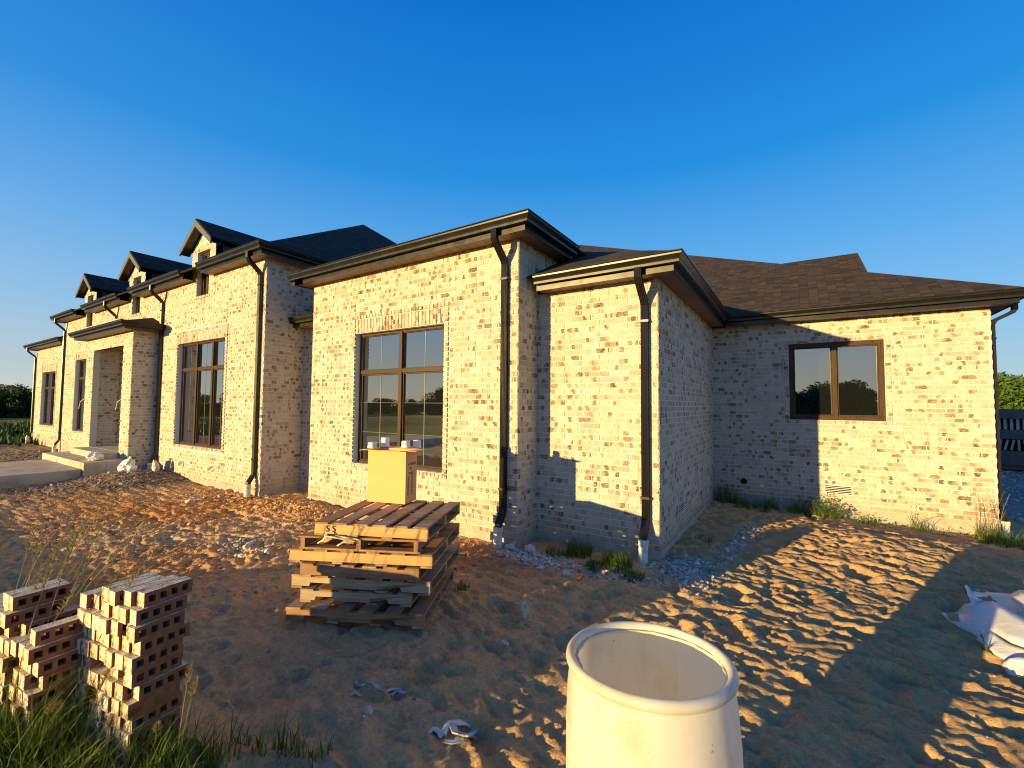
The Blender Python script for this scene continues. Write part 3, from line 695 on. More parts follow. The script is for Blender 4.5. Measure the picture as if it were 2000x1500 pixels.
# gutters: K-profile swept along plan paths, fascia and planked soffit behind --------
KP = [(0, 0), (.0, .125), (.012, .125), (.10, .125), (.122, .125), (.124, .112), (.112, .104), (.110, .085), (.085, .045), (.078, .030), (.078, .0)]
def off(path, d):
    """offset plan path outward (to the right of travel) with mitres"""
    out = []
    for i, p in enumerate(path):
        p = Vector(p)
        def nr(a, b_): t_ = (Vector(b_)-Vector(a)).normalized(); return Vector((t_.y, -t_.x))
        if i == 0: n_1 = nr(path[0], path[1]); out.append(p+n_1*d); continue
        if i == len(path)-1: n_1 = nr(path[-2], path[-1]); out.append(p+n_1*d); continue
        a = nr(path[i-1], path[i]); b_ = nr(path[i], path[i+1]); h = (a+b_).normalized(); out.append(p+h*(d/h.dot(a)))
    return out
def eaves(path, zs, gutter=True, ends=(0, 0), fz=.045, pl_=True):
    """path = wall line in plan, outside on the right of travel; zs = soffit level"""
    o1 = off(path, OV-.124); k = len(path)
    mb = MB()                                                       # fascia
    o2 = off(path, OV-.124-.02)
    vs = [(p.x, p.y, zs-.012) for p in o1]+[(p.x, p.y, zs+.20) for p in o1]+[(p.x, p.y, zs-.012) for p in o2]+[(p.x, p.y, zs+.20) for p in o2]
    fs = []
    for i in range(k-1): fs += [(i, i+1, k+i+1, k+i), (2*k+i, 3*k+i, 3*k+i+1, 2*k+i+1), (i, 2*k+i, 2*k+i+1, i+1), (k+i, k+i+1, 3*k+i+1, 3*k+i)]
    fs += [(0, k, 3*k, 2*k), (k-1, 3*k-1, 4*k-1, 2*k-1)]
    mb.add(vs, fs); mb.build('fascia', m_trim, house)
    if gutter:
        mb = MB(); prof = KP; n = len(prof); vs = []
        offs = [off(path, OV-.124+a) for a, b_ in prof]
        for i in range(k):
            for j, (a, b_) in enumerate(prof): vs.append((offs[j][i].x, offs[j][i].y, zs+fz+.02+b_))
        fs = []
        for i in range(k-1):
            for j in range(n): fs.append((i*n+j, i*n+(j+1) % n, (i+1)*n+(j+1) % n, (i+1)*n+j))
        fs += [tuple(range(n-1, -1, -1)), tuple((k-1)*n+j for j in range(n))]
        mb.add(vs, fs); mb.build('gutter', m_trim, house)
    # soffit planks across the overhang
    mb = MB(); inn = [Vector(p) for p in path]; 
    for i in range(k-1):
        a, b_ = inn[i], inn[i+1]; A, B = o2[i], o2[i+1]; ln = (b_-a).length; n = max(1, int(ln/.155)); t_ = (b_-a).normalized(); nn_ = Vector((t_.y, -t_.x)); wd = OV-.144
        for q in range(n):
            s0 = ln*q/n+.004; s1 = ln*(q+1)/n-.004
            c0 = a+t_*s0; c1 = a+t_*s1
            for (p0, p1) in ((c0, c1),):
                e0 = p0+nn_*wd; e1 = p1+nn_*wd
                mb.add([(p0.x, p0.y, zs), (p1.x, p1.y, zs), (e1.x, e1.y, zs), (e0.x, e0.y, zs), (p0.x, p0.y, zs+.01), (p1.x, p1.y, zs+.01), (e1.x, e1.y, zs+.01), (e0.x, e0.y, zs+.01)],
                       [(0, 1, 2, 3), (4, 7, 6, 5), (0, 4, 5, 1), (1, 5, 6, 2), (2, 6, 7, 3), (3, 7, 4, 0)])
        # corner infill
        if i < k-2:
            c = inn[i+1]; o = o2[i+1]
            x0_, x1_ = sorted((c.x, o.x)); y0_, y1_ = sorted((c.y, o.y)); mb.box(x0_, y0_, zs+.001, x1_, y1_, zs+.011)
    mb.box(0, 0, 0, 0, 0, 0) if False else None
    mb.build('soffit', m_soffit, house)
    # dark lining above the planks
    mb = MB()
    for i in range(k-1):
        a, b_, A, B = inn[i], inn[i+1], o2[i], o2[i+1]
        mb.add([(a.x, a.y, zs+.02), (b_.x, b_.y, zs+.02), (B.x, B.y, zs+.02), (A.x, A.y, zs+.02)], [(0, 1, 2, 3)])
    mb.build('soffit_lining', m_dark, house)
# travel left->right along the fronts puts "right of travel" at -y, i.e. outside
E0 = .37
eaves([(XA0-E0+.02, YA), (XA1, YA), (XA1, 6.15)], ZA)
eaves([(XA0, 6.6), (XA0, YA), (XA0+.01, YA)], ZA, gutter=False)
eaves([(XA1+.12, YB), (XB, YB), (XB, YC-.25)], ZS)
eaves([(XB+.26, YC), (XC, YC), (XC, YC+9)], ZS)
eaves([(-11.2, YD), (XD1, YD), (XD1, 15.5)], ZD)
eaves([(-15.33, YD), (-12.1, YD)], ZD); eaves([(-19.46, YD), (-16.27, YD)], ZD)
eaves([(XD0, 6.6), (XD0, YD), (XD0+.01, YD)], ZD, gutter=False)
eaves([(XD0-E0, YD), (-20.40, YD)], ZD)
eaves([(XD1, YB), (XA0, YB)], ZS); eaves([(XG1, YB), (XD0, YB)], ZS)
eaves([(XG0-E0, YA), (XG1, YA), (XG1, 6.2)], ZA)
eaves([(XG0, 12), (XG0, YA), (XG0+.01, YA)], ZA, gutter=False)
eaves([(-17.61, YD), (-17.61, YP), (-13.99, YP), (-13.99, YD-.02)], 1.79)

# downspouts ---------------------------------------------------------
def downspout(x, yw, zs, zb, xo=None, kick=True, side=None, pvc=.2, straps=True):
    """outlet under the gutter, elbow back to the wall, leader, kick-out and white drain stub.
       side: None = front wall facing -y. 'c' for the corner one that runs on the right-hand wall"""
    xo = x if xo is None else xo
    mb = MB(); w, d = .085, .060
    prof = []
    for sgn, ax in ((-1, 0),):      # corrugated rectangle
        pass
    cor = .006; n = 4
    pts = []
    for i in range(n+1):
        pts.append((-w/2+w*i/n, -d/2)); 
        if i < n: pts.append((-w/2+w*(i+.5)/n, -d/2+cor))
    pts += [(w/2, d/2), (-w/2, d/2)]
    def fr(o, tdir, xa=Vector((1, 0, 0))):
        tdir = Vector(tdir).normalized(); v = tdir.cross(xa).normalized(); return (o, xa, v)
    if side is None:
        yo, yl = yw-.30, yw-.045
        path = [(xo, yo, zs+.07), (xo, yo, zs-.05), (xo, yo+.03, zs-.10), (x, yl-.03, zs-.28), (x, yl, zs-.34), (x, yl, zb+.30)]
        if kick: path += [(x, yl-.02, zb+.24), (x, yl-.10, zb+.12), (x, yl-.11, zb+.05)]
        dirs = [(0, 0, -1), (0, 0, -1), (0, .6, -1), (0, .6, -1), (0, 0, -1), (0, 0, -1)]+([(0, -.5, -1), (0, -.6, -1), (0, 0, -1)] if kick else [])
        frames = []
        for p, dd in zip(path, dirs):
            dd = Vector(dd).normalized(); v = Vector((1, 0, 0)).cross(dd); frames.append((p, (1, 0, 0), -v if v.y < 0 else v))
        frames = [(p, u, (0, abs(v[1]), v[2] if v[1] > 0 else -v[2])) for p, u, v in frames]
        mb.sweep(pts, frames)
        for zz_ in ((zs-.55), (zb+.55)):
            if straps: mb.box(x-.055, yl-.036, zz_, x+.055, yw-.004, zz_+.03)
        o = mb.build('downspout', m_trim, house)
        bx_, by_ = x, yl-.11
    else:
        xw = yw; yy = x                                              # wall x, position y
        xo_, xl = xw+.30, xw+.045
        path = [(xo_, yy, zs+.07), (xo_, yy, zs-.05), (xo_-.03, yy, zs-.09), (xl+.03, yy, zs-.20), (xl, yy, zs-.27), (xl, yy, zb+.30), (xl+.01, yy, zb+.22), (xl+.04, yy, zb+.12), (xl+.05, yy, zb+.05)]
        dirs = [(0, 0, -1), (0, 0, -1), (-.6, 0, -1), (-.6, 0, -1), (0, 0, -1), (0, 0, -1), (.4, 0, -1), (.4, 0, -1), (0, 0, -1)]
        frames = []
        for p, dd in zip(path, dirs):
            dd = Vector(dd).normalized(); frames.append((p, (-dd.z, 0, dd.x), (0, 1, 0)))
        pts2 = [(b_, a) for a, b_ in pts]; pts2 = [(a*1.0, b_) for a, b_ in pts2]
        mb.sweep([(a, b_) for b_, a in [(q[0], q[1]) for q in pts]], frames)
        for zz_ in (zs-.5, zb+.55): mb.box(xw+.004, yy-.055, zz_, xl+.036, yy+.055, zz_+.03)
        o = mb.build('downspout', m_trim, house); bx_, by_ = xl+.05, yy
    if pvc:
        g_ = gh(bx_, by_); pm = MB(); pm.tube([(bx_, by_, g_-.15), (bx_, by_, zb+.085)], .056, 14); pm.tube([(bx_, by_, zb+.03), (bx_, by_, zb+.09)], .063, 14)
        pm.build('drain_pipe', m_pvc, o, smooth=False)
    return o
downspout(-3.30, YA, ZA, gh(-3.3, 4.8)+.16)
downspout(-1.56, YB, ZS, gh(-1.56, 5.3)+.20)
downspout(-9.02, YD, ZD, gh(-9.0, 4.5)+.16)
downspout(-13.82, YD, ZD, gh(-13.8, 4.5)+.10)
downspout(-17.30, YD, ZD, 2.2, kick=False, pvc=0, straps=False)
downspout(-22.55, YD, ZD, gh(-22.6, 4.5)+.2)
downspout(XG0+.16, YA, ZA, gh(XG0, 4.7)+.2)
downspout(YC+.14, XC, ZS, -1.82, side='c')

# foundation vents, pipe stubs, porch light wires -------------------------------
def vent(ax, c, u, z, w=.30, h=.15):
    mb = MB()
    def bx(a, b_, za, zb_, d0, d1):
        if ax == 'y': mb.box(a, c-d1, za, b_, c-d0, zb_)
        else: mb.box(c+d0, a, za, c+d1, b_, zb_)
    bx(u-w/2, u+w/2, z-h/2, z-h/2+.014, .004, .020); bx(u-w/2, u+w/2, z+h/2-.014, z+h/2, .004, .020)
    bx(u-w/2, u-w/2+.012, z-h/2+.014, z+h/2-.014, .004, .020); bx(u+w/2-.012, u+w/2, z-h/2+.014, z+h/2-.014, .004, .020)
    for k in range(4): zz_ = z-h/2+.028+k*(h-.04)/4; bx(u-w/2+.012, u+w/2-.012, zz_, zz_+.009, .008, .017)
    o = mb.build('foundation_vent', m_vent, house)
    mb = MB(); 
    if ax == 'y': mb.box(u-w/2+.005, c-.0095, z-h/2+.005, u+w/2-.005, c-.003, z+h/2-.005)
    else: mb.box(c+.003, u-w/2+.005, z-h/2+.005, c+.0095, u+w/2-.005, z+h/2-.005)
    mb.build('vent_opening', m_dark, o)
vent('y', YC, .60, -1.46, .40, .16); vent('x', XB, 6.64, -1.44, .40, .16)
vent('y', YD, -12.42, -1.48); vent('y', YD, -10.9, -1.47); vent('y', YA, -27.3, -1.5); vent('y', YA, -25.2, -1.5); vent('y', YD, -18.95, -1.4)
def stub(x, z, r_=.045, ln=.06):
    mb = MB(); n = 16
    ring = [(x+math.cos(2*math.pi*k/n)*r_, z+math.sin(2*math.pi*k/n)*r_) for k in range(n)]; ri_ = [(x+math.cos(2*math.pi*k/n)*r_*.82, z+math.sin(2*math.pi*k/n)*r_*.82) for k in range(n)]
    vs = [(a, YC, b_) for a, b_ in ring]+[(a, YC-ln, b_) for a, b_ in ring]+[(a, YC-ln, b_) for a, b_ in ri_]+[(a, YC-.01, b_) for a, b_ in ri_]
    fs = []
    for k in range(n):
        j = (k+1) % n; fs += [(k, j, n+j, n+k), (n+k, n+j, 2*n+j, 2*n+k), (2*n+k, 2*n+j, 3*n+j, 3*n+k)]
    fs.append(tuple(3*n+k for k in range(n))); mb.add(vs, fs); mb.build('pipe_stub', m_pvc if r_ < .05 else m_dark, house, smooth=False)
stub(-.88, -1.455, .055, .04); stub(-.57, -1.51, .035, .03)
mb = MB()
for xx in (por[1]+.33, por[0]-.33):
    mb.tube([(xx, YP-.004, .05), (xx+.02, YP-.08, .06), (xx-.10, YP-.14, -.02), (xx-.06, YP-.16, -.12), (xx-.18, YP-.15, -.22)], .008, 6)
mb.build('light_wire', m_pvc, house)

# porch floor, steps and walk
mb = MB(); mb.box(por[0]+.002, YP+.01, -2.2, por[1]-.002, 6.39, por[2]); mb.build('porch_floor', m_conc, house, bevel=.01)
mb = MB(); mb.box(-17.0, 3.72, -2.2, -14.6, YP-.012, -1.30); mb.build('step', m_conc, house, bevel=.015)
mb = MB(); mb.box(-17.65, 3.30, -2.2, -14.0, 3.70, -1.45); mb.box(-17.65, 3.70, -2.2, -17.02, YP-.02, -1.45); mb.box(-14.58, 3.70, -2.2, -14.0, YP-.02, -1.45); mb.build('step', m_conc, house, bevel=.015)
mb = MB(); mb.box(-17.3, -6, -2.3, -14.1, 3.29, -1.60); walk = mb.build('path', m_conc, bevel=.015); tag(walk, 'bare concrete walk slab running up to the porch steps', 'path', kind='structure')

# ------------------------------------------------------------------ white drum
drum = empty('plastic_drum', (-.475, 1.68, -1.86), label='big off-white plastic drum with its top cut open, in the foreground', cat='drum')
prof = [(.270, -1.86), (.285, -1.82), (.292, -1.70), (.300, -1.50), (.303, -1.35), (.301, -1.15), (.295, -1.02), (.288, -.965), (.282, -.945)]
inner = [(.262, -.935), (.266, -.965), (.276, -1.03), (.287, -1.16), (.291, -1.35), (.288, -1.5), (.280, -1.70), (.268, -1.80), (.0, -1.82)]
def lathe(mb, pr, cx, cy, n=72, mi=0, wob=None):
    vs = []; 
    for j, (r_, z) in enumerate(pr):
        for k in range(n):
            a = 2*math.pi*k/n; q = wob(a, j) if wob else 0
            vs.append((cx+math.cos(a)*(r_+q), cy+math.sin(a)*(r_+q), z))
    fs = []
    for j in range(len(pr)-1):
        for k in range(n): fs.append((j*n+k, j*n+(k+1) % n, (j+1)*n+(k+1) % n, (j+1)*n+k))
    mb.add(vs, fs, mi)
mb = MB(); lathe(mb, [(0, -1.86)]+prof+[(.268, -.938)], -.475, 1.68); mb.build('shell', m_drum, drum, smooth=True)
mb = MB(); rr0 = []
for k in range(13):
    a = 2*math.pi*k/12; rr0.append((.283+.0175*math.cos(a), -.926+.020*math.sin(a)))
lathe(mb, rr0, -.475, 1.68, 96); mb.build('rim', m_drum, drum, smooth=True)
mb = MB(); lip = [(.267, -.936), (.262, -.930), (.256, -.932), (.257, -.940), (.262, -.944), (.267, -.942)]
lathe(mb, lip+lip[:1], -.475, 1.68, 120, wob=lambda a, j: (.0045*math.sin(a*3)+.003*math.sin(a*11+1)+.002*math.sin(a*29))*(1 if j in (1, 2, 3) else .2)); mb.build('cut_edge', m_drum, drum, smooth=True)

drum.location = (-.475+.030, 1.68-.048, -1.87); drum.rotation_mode = 'AXIS_ANGLE'; drum.rotation_axis_angle = (R(-3.6), .84, .54, 0)      # stands a little askew in the soft sand
# ------------------------------------------------------------------ pallets
ZT, PH = -1.04, .118
def board(mb, T, x0, x1, y0, y1, z0, z1, sag=0):
    j = lambda: (random.random()-.5)*.006
    vs = [Vector((x0+j(), y0+j(), z0)), Vector((x1+j(), y0+j(), z0)), Vector((x1+j(), y1+j(), z0)), Vector((x0+j(), y1+j(), z0)),
          Vector((x0+j(), y0+j(), z1+j()*.4)), Vector((x1+j(), y0+j(), z1+j()*.4)), Vector((x1+j(), y1+j(), z1+j()*.4)), Vector((x0+j(), y1+j(), z1+j()*.4))]
    mb.add([T @ v for v in vs], [(0,3,2,1),(4,5,6,7),(0,1,5,4),(1,2,6,5),(2,3,7,6),(3,0,4,7)])
def stringer(mb, T, y0, L_, z0, z1, w=.038, notch=False):
    if not notch: board(mb, T, 0, L_, y0, y0+w, z0, z1); return
    n0, n1, n2, n3 = L_*.13, L_*.31, L_*.62, L_*.80; h = (z1-z0)*.42
    pr = [(0, z0), (n0, z0), (n0+.012, z0+h), (n1-.012, z0+h), (n1, z0), (n2, z0), (n2+.012, z0+h), (n3-.012, z0+h), (n3, z0), (L_, z0), (L_, z1), (0, z1)]
    a = [T @ Vector((p[0], y0, p[1])) for p in pr]; b_ = [T @ Vector((p[0], y0+w, p[1])) for p in pr]; k = len(pr)
    fs = [(0, 1, 2, 11), (2, 3, 10, 11) if False else (2, 3, 11)]
    # front/back as strips of quads
    def strip(o, rev):
        q = [(0, 1, 11), (1, 2, 11), (2, 3, 11), (3, 10, 11), (3, 4, 10), (4, 5, 10), (5, 6, 10), (6, 7, 10), (7, 8, 10), (8, 9, 10)]
        return [tuple(o+i for i in (t_[::-1] if rev else t_)) for t_ in q]
    mb.add(a+b_, strip(0, False)+strip(k, True)+[(i, (i+1) % k, (i+1) % k+k, i+k) for i in range(k)])
def pallet(i, px0, py0, px1, py1, D, top_w, m_s, m_t, notch=False, turned=False, label='', nt_=6):
    z1 = ZT-PH*i; a = at_z(px0, py0, z1); b_ = at_z(px1, py1, z1); yaw = math.atan2(b_.y-a.y, b_.x-a.x); L_ = math.hypot(b_.x-a.x, b_.y-a.y)
    o = empty('wooden_pallet', (a.x, a.y, z1-PH), yaw, label=label, cat='pallet', group='pallets in the stack by the bay window')
    I = Matrix.Identity(4)
    def put(name, fn, m):
        mb = MB(); fn(mb); me_o = mb.build(name, m); me_o.parent = o; return me_o
    bt, bs = .017, PH-.004-.017*2
    if not turned:
        for k, yy in enumerate((0, D/2-.019, D-.038)): put('stringer', lambda mb: stringer(mb, I, yy, L_, bt, bt+bs, notch=notch), m_s)
        def tops(x, wd, zz): return lambda mb: board(mb, I, x, x+wd, -.004, D+.004, zz, zz+bt-.001)
        for k in range(nt_):
            x = (L_-top_w)*k/(nt_-1)+random.uniform(-.008, .008)*(0 < k < nt_-1); put('deck_board', tops(max(0, x), top_w, bt+bs+.001), random.choice(m_t))
        for k in range(4):
            x = (L_-.1)*k/3; put('bottom_board', tops(x, .1, 0), random.choice(m_t))
    else:
        for k, xx in enumerate((0.01, L_/2-.019, L_-.048)):
            put('stringer', lambda mb: board(mb, I, xx, xx+.038, 0, D, bt, bt+bs), m_s)
        for k in range(6):
            yy = (D-.1)*k/5; put('deck_board', lambda mb: board(mb, I, -.005, L_+.005, yy, yy+.1, bt+bs+.001, bt+bs+bt), random.choice(m_t))
        for k in range(3):
            yy = (D-.1)*k/2; put('bottom_board', lambda mb: board(mb, I, -.005, L_+.005, yy, yy+.1, 0, bt-.001), random.choice(m_t))
    return o
P0 = pallet(0, 615, 1018, 835, 1030, 1.00, .125, m_wfresh, [m_wold, m_wmid, m_wold], label='topmost pallet with a fresh yellow front board and SS written on it', nt_=6)
pallet(1, 585, 1045, 819, 1055, 1.05, .1, m_wmid, [m_wmid, m_wfresh], turned=True, label='second pallet from the top, turned so its open side with thin boards faces out')
pallet(2, 566, 1070, 844, 1083, 1.02, .12, m_wfresh, [m_wmid, m_wold], label='third pallet from the top, widest, with a solid fresh yellow front board')
pallet(3, 587, 1099, 818, 1110, 1.00, .12, m_wmid, [m_wmid, m_wold], label='fourth pallet from the top, short brown front board half in shade')
pallet(4, 570, 1120, 840, 1136, 1.04, .12, m_wgrey, [m_wold, m_wmid], notch=True, label='fifth pallet from the top, greyed front board with two cut notches')
pallet(5, 587, 1148, 803, 1158, 1.00, .12, m_wgrey, [m_wold, m_wmid], notch=True, label='second pallet from the ground, short notched front board')
pallet(6, 559, 1184, 828, 1200, 1.06, .13, m_wmid, [m_wold, m_wold, m_wmid], notch=True, label='lowest pallet, lying on the sand under the stack')
t_ = text_mesh('lettering', 'S S', .078, m_ink, P0, Matrix.Translation((.155, -.0060, .060)) @ Matrix.Rotation(R(90), 4, 'X'))
# loose strapping caught on the second pallet
st = MB()
def ribbon(mb, pts, w=.012, th=.0012):
    fr_ = []
    for i, p in enumerate(pts):
        a = Vector(pts[max(0, i-1)]); b_ = Vector(pts[min(len(pts)-1, i+1)]); t_ = (b_-a).normalized(); n_ = t_.cross(Vector((.45, -.89, 0))).normalized(); fr_.append((p, n_, t_.cross(n_)))
    mb.sweep([(-w/2, -th), (w/2, -th), (w/2, th), (-w/2, th)], fr_)
yv = Vector((.45, -.89, 0))
def sp_(px, py, d): return at_z(px, py, -1.18)*1.0
def onp(px, py, k=0.0):
    a = at_z(585, 1045, -1.158); b_ = at_z(819, 1055, -1.158); n_ = Vector((b_.y-a.y, -(b_.x-a.x), 0)).normalized(); d = ray(px, py); t_ = (a.dot(n_)+k)/d.dot(n_); return d*t_
ribbon(st, [onp(637, 1039, .03), onp(634, 1047, .05), onp(640, 1048, .07), onp(655, 1050, .07), onp(672, 1054, .05), onp(690, 1062, .02)])
ribbon(st, [onp(640, 1040, .03), onp(636, 1048, .06), onp(630, 1055, .05), onp(620, 1061, .03)])
ribbon(st, [onp(655, 1047, .03), onp(675, 1050, .05), onp(700, 1054, .02)])
ribbon(st, [onp(674, 1056, .04), onp(665, 1062, .05), onp(658, 1066, .02)])
s_ = st.build('strapping_band', m_band, loc=onp(640, 1050, .03)); tag(s_, 'loose tangled plastic strapping hanging from the front of the pallet stack', 'strap')

# ------------------------------------------------------------------ cardboard box and cups
zb_ = ZT+.002; A = at_z(717, 979, zb_); B = at_z(791, 985, zb_); yaw = math.atan2(B.y-A.y, B.x-A.x); BW = math.hypot(B.x-A.x, B.y-A.y); BD = .235; BH = .545
box = empty('cardboard_box', (A.x, A.y, zb_), yaw, label='tall cardboard box standing on top of the pallet stack', cat='box')
def bput(name, fn, m=m_card, par=None, **k):
    mb = MB(); fn(mb); o = mb.build(name, m, **k); o.parent = par or box; return o
def shell(mb):
    w = .005
    mb.box(0, 0, 0, BW, w, BH); mb.box(0, BD-w, 0, BW, BD, BH); mb.box(0, w, 0, w, BD-w, BH); mb.box(BW-w, w, 0, BW, BD-w, BH); mb.box(w, w, 0, BW-w, BD-w, w)
bput('carton', shell)
def flap(p0, p1, out, rise, ln, th=.004):
    def f(mb):
        a, b_ = Vector(p0), Vector(p1); o_ = Vector(out)*ln+Vector((0, 0, rise)); e = (b_-a).normalized()*.006
        n_ = (b_-a).cross(o_).normalized()*th
        vs = [a, b_, b_+o_-e, a+o_+e]; vs += [v+n_ for v in vs]; mb.add(vs, [(0,3,2,1),(4,5,6,7),(0,1,5,4),(1,2,6,5),(2,3,7,6),(3,0,4,7)])
    return f
bput('flap', flap((0, 0, BH), (BW, 0, BH), (0, -1, 0), .012, .115)); bput('flap', flap((BW, BD, BH), (0, BD, BH), (0, 1, 0), .01, .115))
bput('flap', flap((0, BD, BH), (0, 0, BH), (-1, 0, 0), -.008, .115)); bput('flap', flap((BW, 0, BH), (BW, BD, BH), (1, 0, 0), .004, .115))
mb = MB(); mb.box(.005, .005, BH-.03, BW-.005, BD-.005, BH-.026); o = mb.build('inner_flap', m_card); o.parent = box
RX = Matrix.Rotation(R(90), 4, 'Z') @ Matrix.Rotation(R(90), 4, 'X')
text_mesh('lettering', 'P. NARDI', .042, m_ink, box, Matrix.Translation((BW+.001, BD/2+.01, .40)) @ RX)
text_mesh('lettering', 'DIL', .028, m_ink, box, Matrix.Translation((BW+.001, BD/2-.01, .355)) @ RX)
text_mesh('lettering', '75 LM', .028, m_ink, box, Matrix.Translation((BW+.001, BD/2-.02, .305)) @ RX)
text_mesh('lettering', 'MMMMMM', .055, m_ink, box, Matrix.Translation((BW+.001, BD/2+.025, .20)) @ RX @ Matrix.Rotation(R(90), 4, 'Z'))
text_mesh('lettering', 'MWMW', .055, m_ink, box, Matrix.Translation((BW+.001, BD/2-.055, .18)) @ RX @ Matrix.Rotation(R(90), 4, 'Z'))
def cup(px, py, k, h, tilt, label, r0=.040, r1=.034):
    z = zb_+BH+k; p = at_z(px, py, z)
    # keep it over the box flaps: slide along the ray onto the box top plane
    o = empty('plastic_cup', p, 0, label=label, cat='cup', group='white cups on the cardboard box')
    mb = MB(); n = 28; pr = [(r0, 0), (r0+.001, .006), (r0-.001, .010), (r1+.002, h*.62), (r1+.0035, h*.64), (r1+.001, h-.006), (r1-.003, h), (0, h)]
    lathe(mb, pr, 0, 0, n); q = mb.build('cup_body', m_cup, smooth=True); q.parent = o
    mb = MB(); lathe(mb, [(r0-.003, .001), (r1-.004, h-.004), (0, h-.005)], 0, 0, n); q = mb.build('cup_inside', m_cup, smooth=True); q.parent = o
    o.rotation_euler = tilt; return o
cup(727, 874, .009, .056, (R(2), R(5), 0), 'lowest white cup at the left end of the box top, tipped slightly', .050, .045)
cup(752, 872, .010, .100, (0, 0, 0), 'tallest white cup on the box, ridged round its middle', .048, .043)
cup(793, 874, .010, .074, (R(2), R(-3), 0), 'white cup left of the pair at the right end of the box', .049, .043)
cup(814, 873, .008, .076, (0, R(1), 0), 'white cup right of the pair at the right end of the box', .047, .040)

# ------------------------------------------------------------------ stacks of cored bricks
BLN, BWD, BHT = .214, .0675, .0675
def cored_brick(solid=False):
    mb = MB(); hx, hy, hz = BWD/2, BLN/2, BHT/2
    # long axis y, cores run along x
    ends = [(-hx, -hy, -hz), (hx, -hy, -hz), (hx, hy, -hz), (-hx, hy, -hz), (-hx, -hy, hz), (hx, -hy, hz), (hx, hy, hz), (-hx, hy, hz)]
    mb.add(ends, [(0, 3, 2, 1), (4, 5, 6, 7), (0, 1, 5, 4), (2, 3, 7, 6)], 1)
    if solid: mb.add(ends, [(0, 4, 7, 3), (1, 2, 6, 5)], 0); 
    else:
        ys = [-hy]; cw = .029; gap = (BLN-4*cw)/5
        for k in range(4): a = -hy+gap+(cw+gap)*k; ys += [a, a+cw]
        ys.append(hy); zs_ = [-hz, -.0155, .0155, hz]
        for sx in (-1, 1):
            x = sx*hx
            for i in range(len(ys)-1):
                for j in range(3):
                    if i % 2 == 1 and j == 1: continue
                    q = [(x, ys[i], zs_[j]), (x, ys[i+1], zs_[j]), (x, ys[i+1], zs_[j+1]), (x, ys[i], zs_[j+1])]
                    mb.add(q if sx > 0 else q[::-1], [(0, 1, 2, 3)], 0)
        for k in range(4):
            a, b_ = ys[1+2*k], ys[2+2*k]
            v = [(-hx, a, -.0155), (-hx, b_, -.0155), (-hx, b_, .0155), (-hx, a, .0155), (hx, a, -.0155), (hx, b_, -.0155), (hx, b_, .0155), (hx, a, .0155)]
            mb.add(v, [(0, 1, 5, 4), (1, 2, 6, 5), (2, 3, 7, 6), (3, 0, 4, 7)], 0)
    for v in range(0): pass
    me_o = mb.build('cored_brick', [m_core, m_coat], recalc=False)
    bm = bmesh.new(); bm.from_mesh(me_o.data); bmesh.ops.remove_doubles(bm, verts=bm.verts, dist=1e-5)
    for e in bm.edges: e.smooth = True
    bm.to_mesh(me_o.data); bm.free()
    return me_o
BM = [cored_brick(), cored_brick(True)]
used = [False, False]
def put_brick(p, yaw, kind, label, group, flip=0, tilt=0):
    src = BM[kind]
    if not used[kind]: o = src; used[kind] = True
    else: o = src.copy(); C.objects.link(o)
    o.location = p; o.rotation_euler = (tilt, 0, yaw+flip); tag(o, label, 'brick', group); return o
def stack(x_r, y_f, z_t, cols, yaw, group, lab, z_bot, drop=None, toplab=None, skew=0):
    ax = Vector((math.cos(yaw+skew), math.sin(yaw+skew), 0)); ay = Vector((-math.sin(yaw), math.cos(yaw), 0)); pt = .0695; z_bot = gh(x_r-.2, y_f+.1)-.03
    for c in range(cols):
        zt = z_t-(drop(c) if drop else 0)*pt; r_ = 0; shift = 0
        while zt-(r_+1)*pt > z_bot:
            row = int(round((z_t-zt)/pt))+r_
            js = random.uniform(-.010, .010)+(random.choice([0, 0, 0, .028, .035, -.02]) if random.random() < .35 else 0)+row_shift[row % len(row_shift)]
            xx = row_x[row % len(row_x)]
            p = Vector((x_r, y_f, 0)) - ax*(c*.0722+BWD/2+random.uniform(-.0015, .0015)) + ax*xx + ay*(BLN/2+js); p.z = zt-(r_+.5)*pt
            kind = 1 if (row == 7 and c == 0) or random.random() < .06 else 0
            tp = (r_ == 0)
            put_brick(p, yaw+R(random.uniform(-1.6, 1.6)), kind, (toplab if tp and toplab else lab), group+(' top row' if tp and toplab else ''))
            r_ += 1
row_shift = [0, .006, -.004, .01, -.008, .012, 0, -.01, .006, 0, .008, -.006]
row_x = [0, .012, .028, .022, .020, .012, .022, .012, .004, .008, 0, -.004]
stack(-2.625, .822, -.915, 7, R(7), 'slurry-coated bricks in the right-hand stack', 'cored clay brick with pale slurry on its ends, in the right-hand brick stack', -1.72,
      drop=lambda c: [0, 0, 0, 0, 1, 1, 1][c], skew=R(4), toplab='cored brick lying on the top of the right-hand brick stack')
row_shift = row_shift[3:]+row_shift[:3]
stack(-3.055, .575, -1.10, 3, R(5), 'slurry-coated bricks in the left-hand stack', 'cored clay brick with pale slurry, in the low part of the left-hand brick stack', -1.60, drop=lambda c: [0, 1, 1][c], skew=R(4),
      toplab='pale-topped cored brick on top of the low part of the left-hand brick stack')
stack(-3.30, .53, -.985, 2, R(5), 'bricks in the tall part of the left-hand stack', 'cored clay brick with pale slurry, in the tall left part of the left-hand brick stack', -1.55,
      toplab='cored brick on top of the tall part of the left-hand brick stack')
stack(-3.62, .50, -1.20, 8, R(-2), 'bricks in the unseen stack added past the left edge', 'cored clay brick in the unseen stack added at the left to shade the pallets', -1.35)  # out of view, placed so its shadow falls on the lower pallets

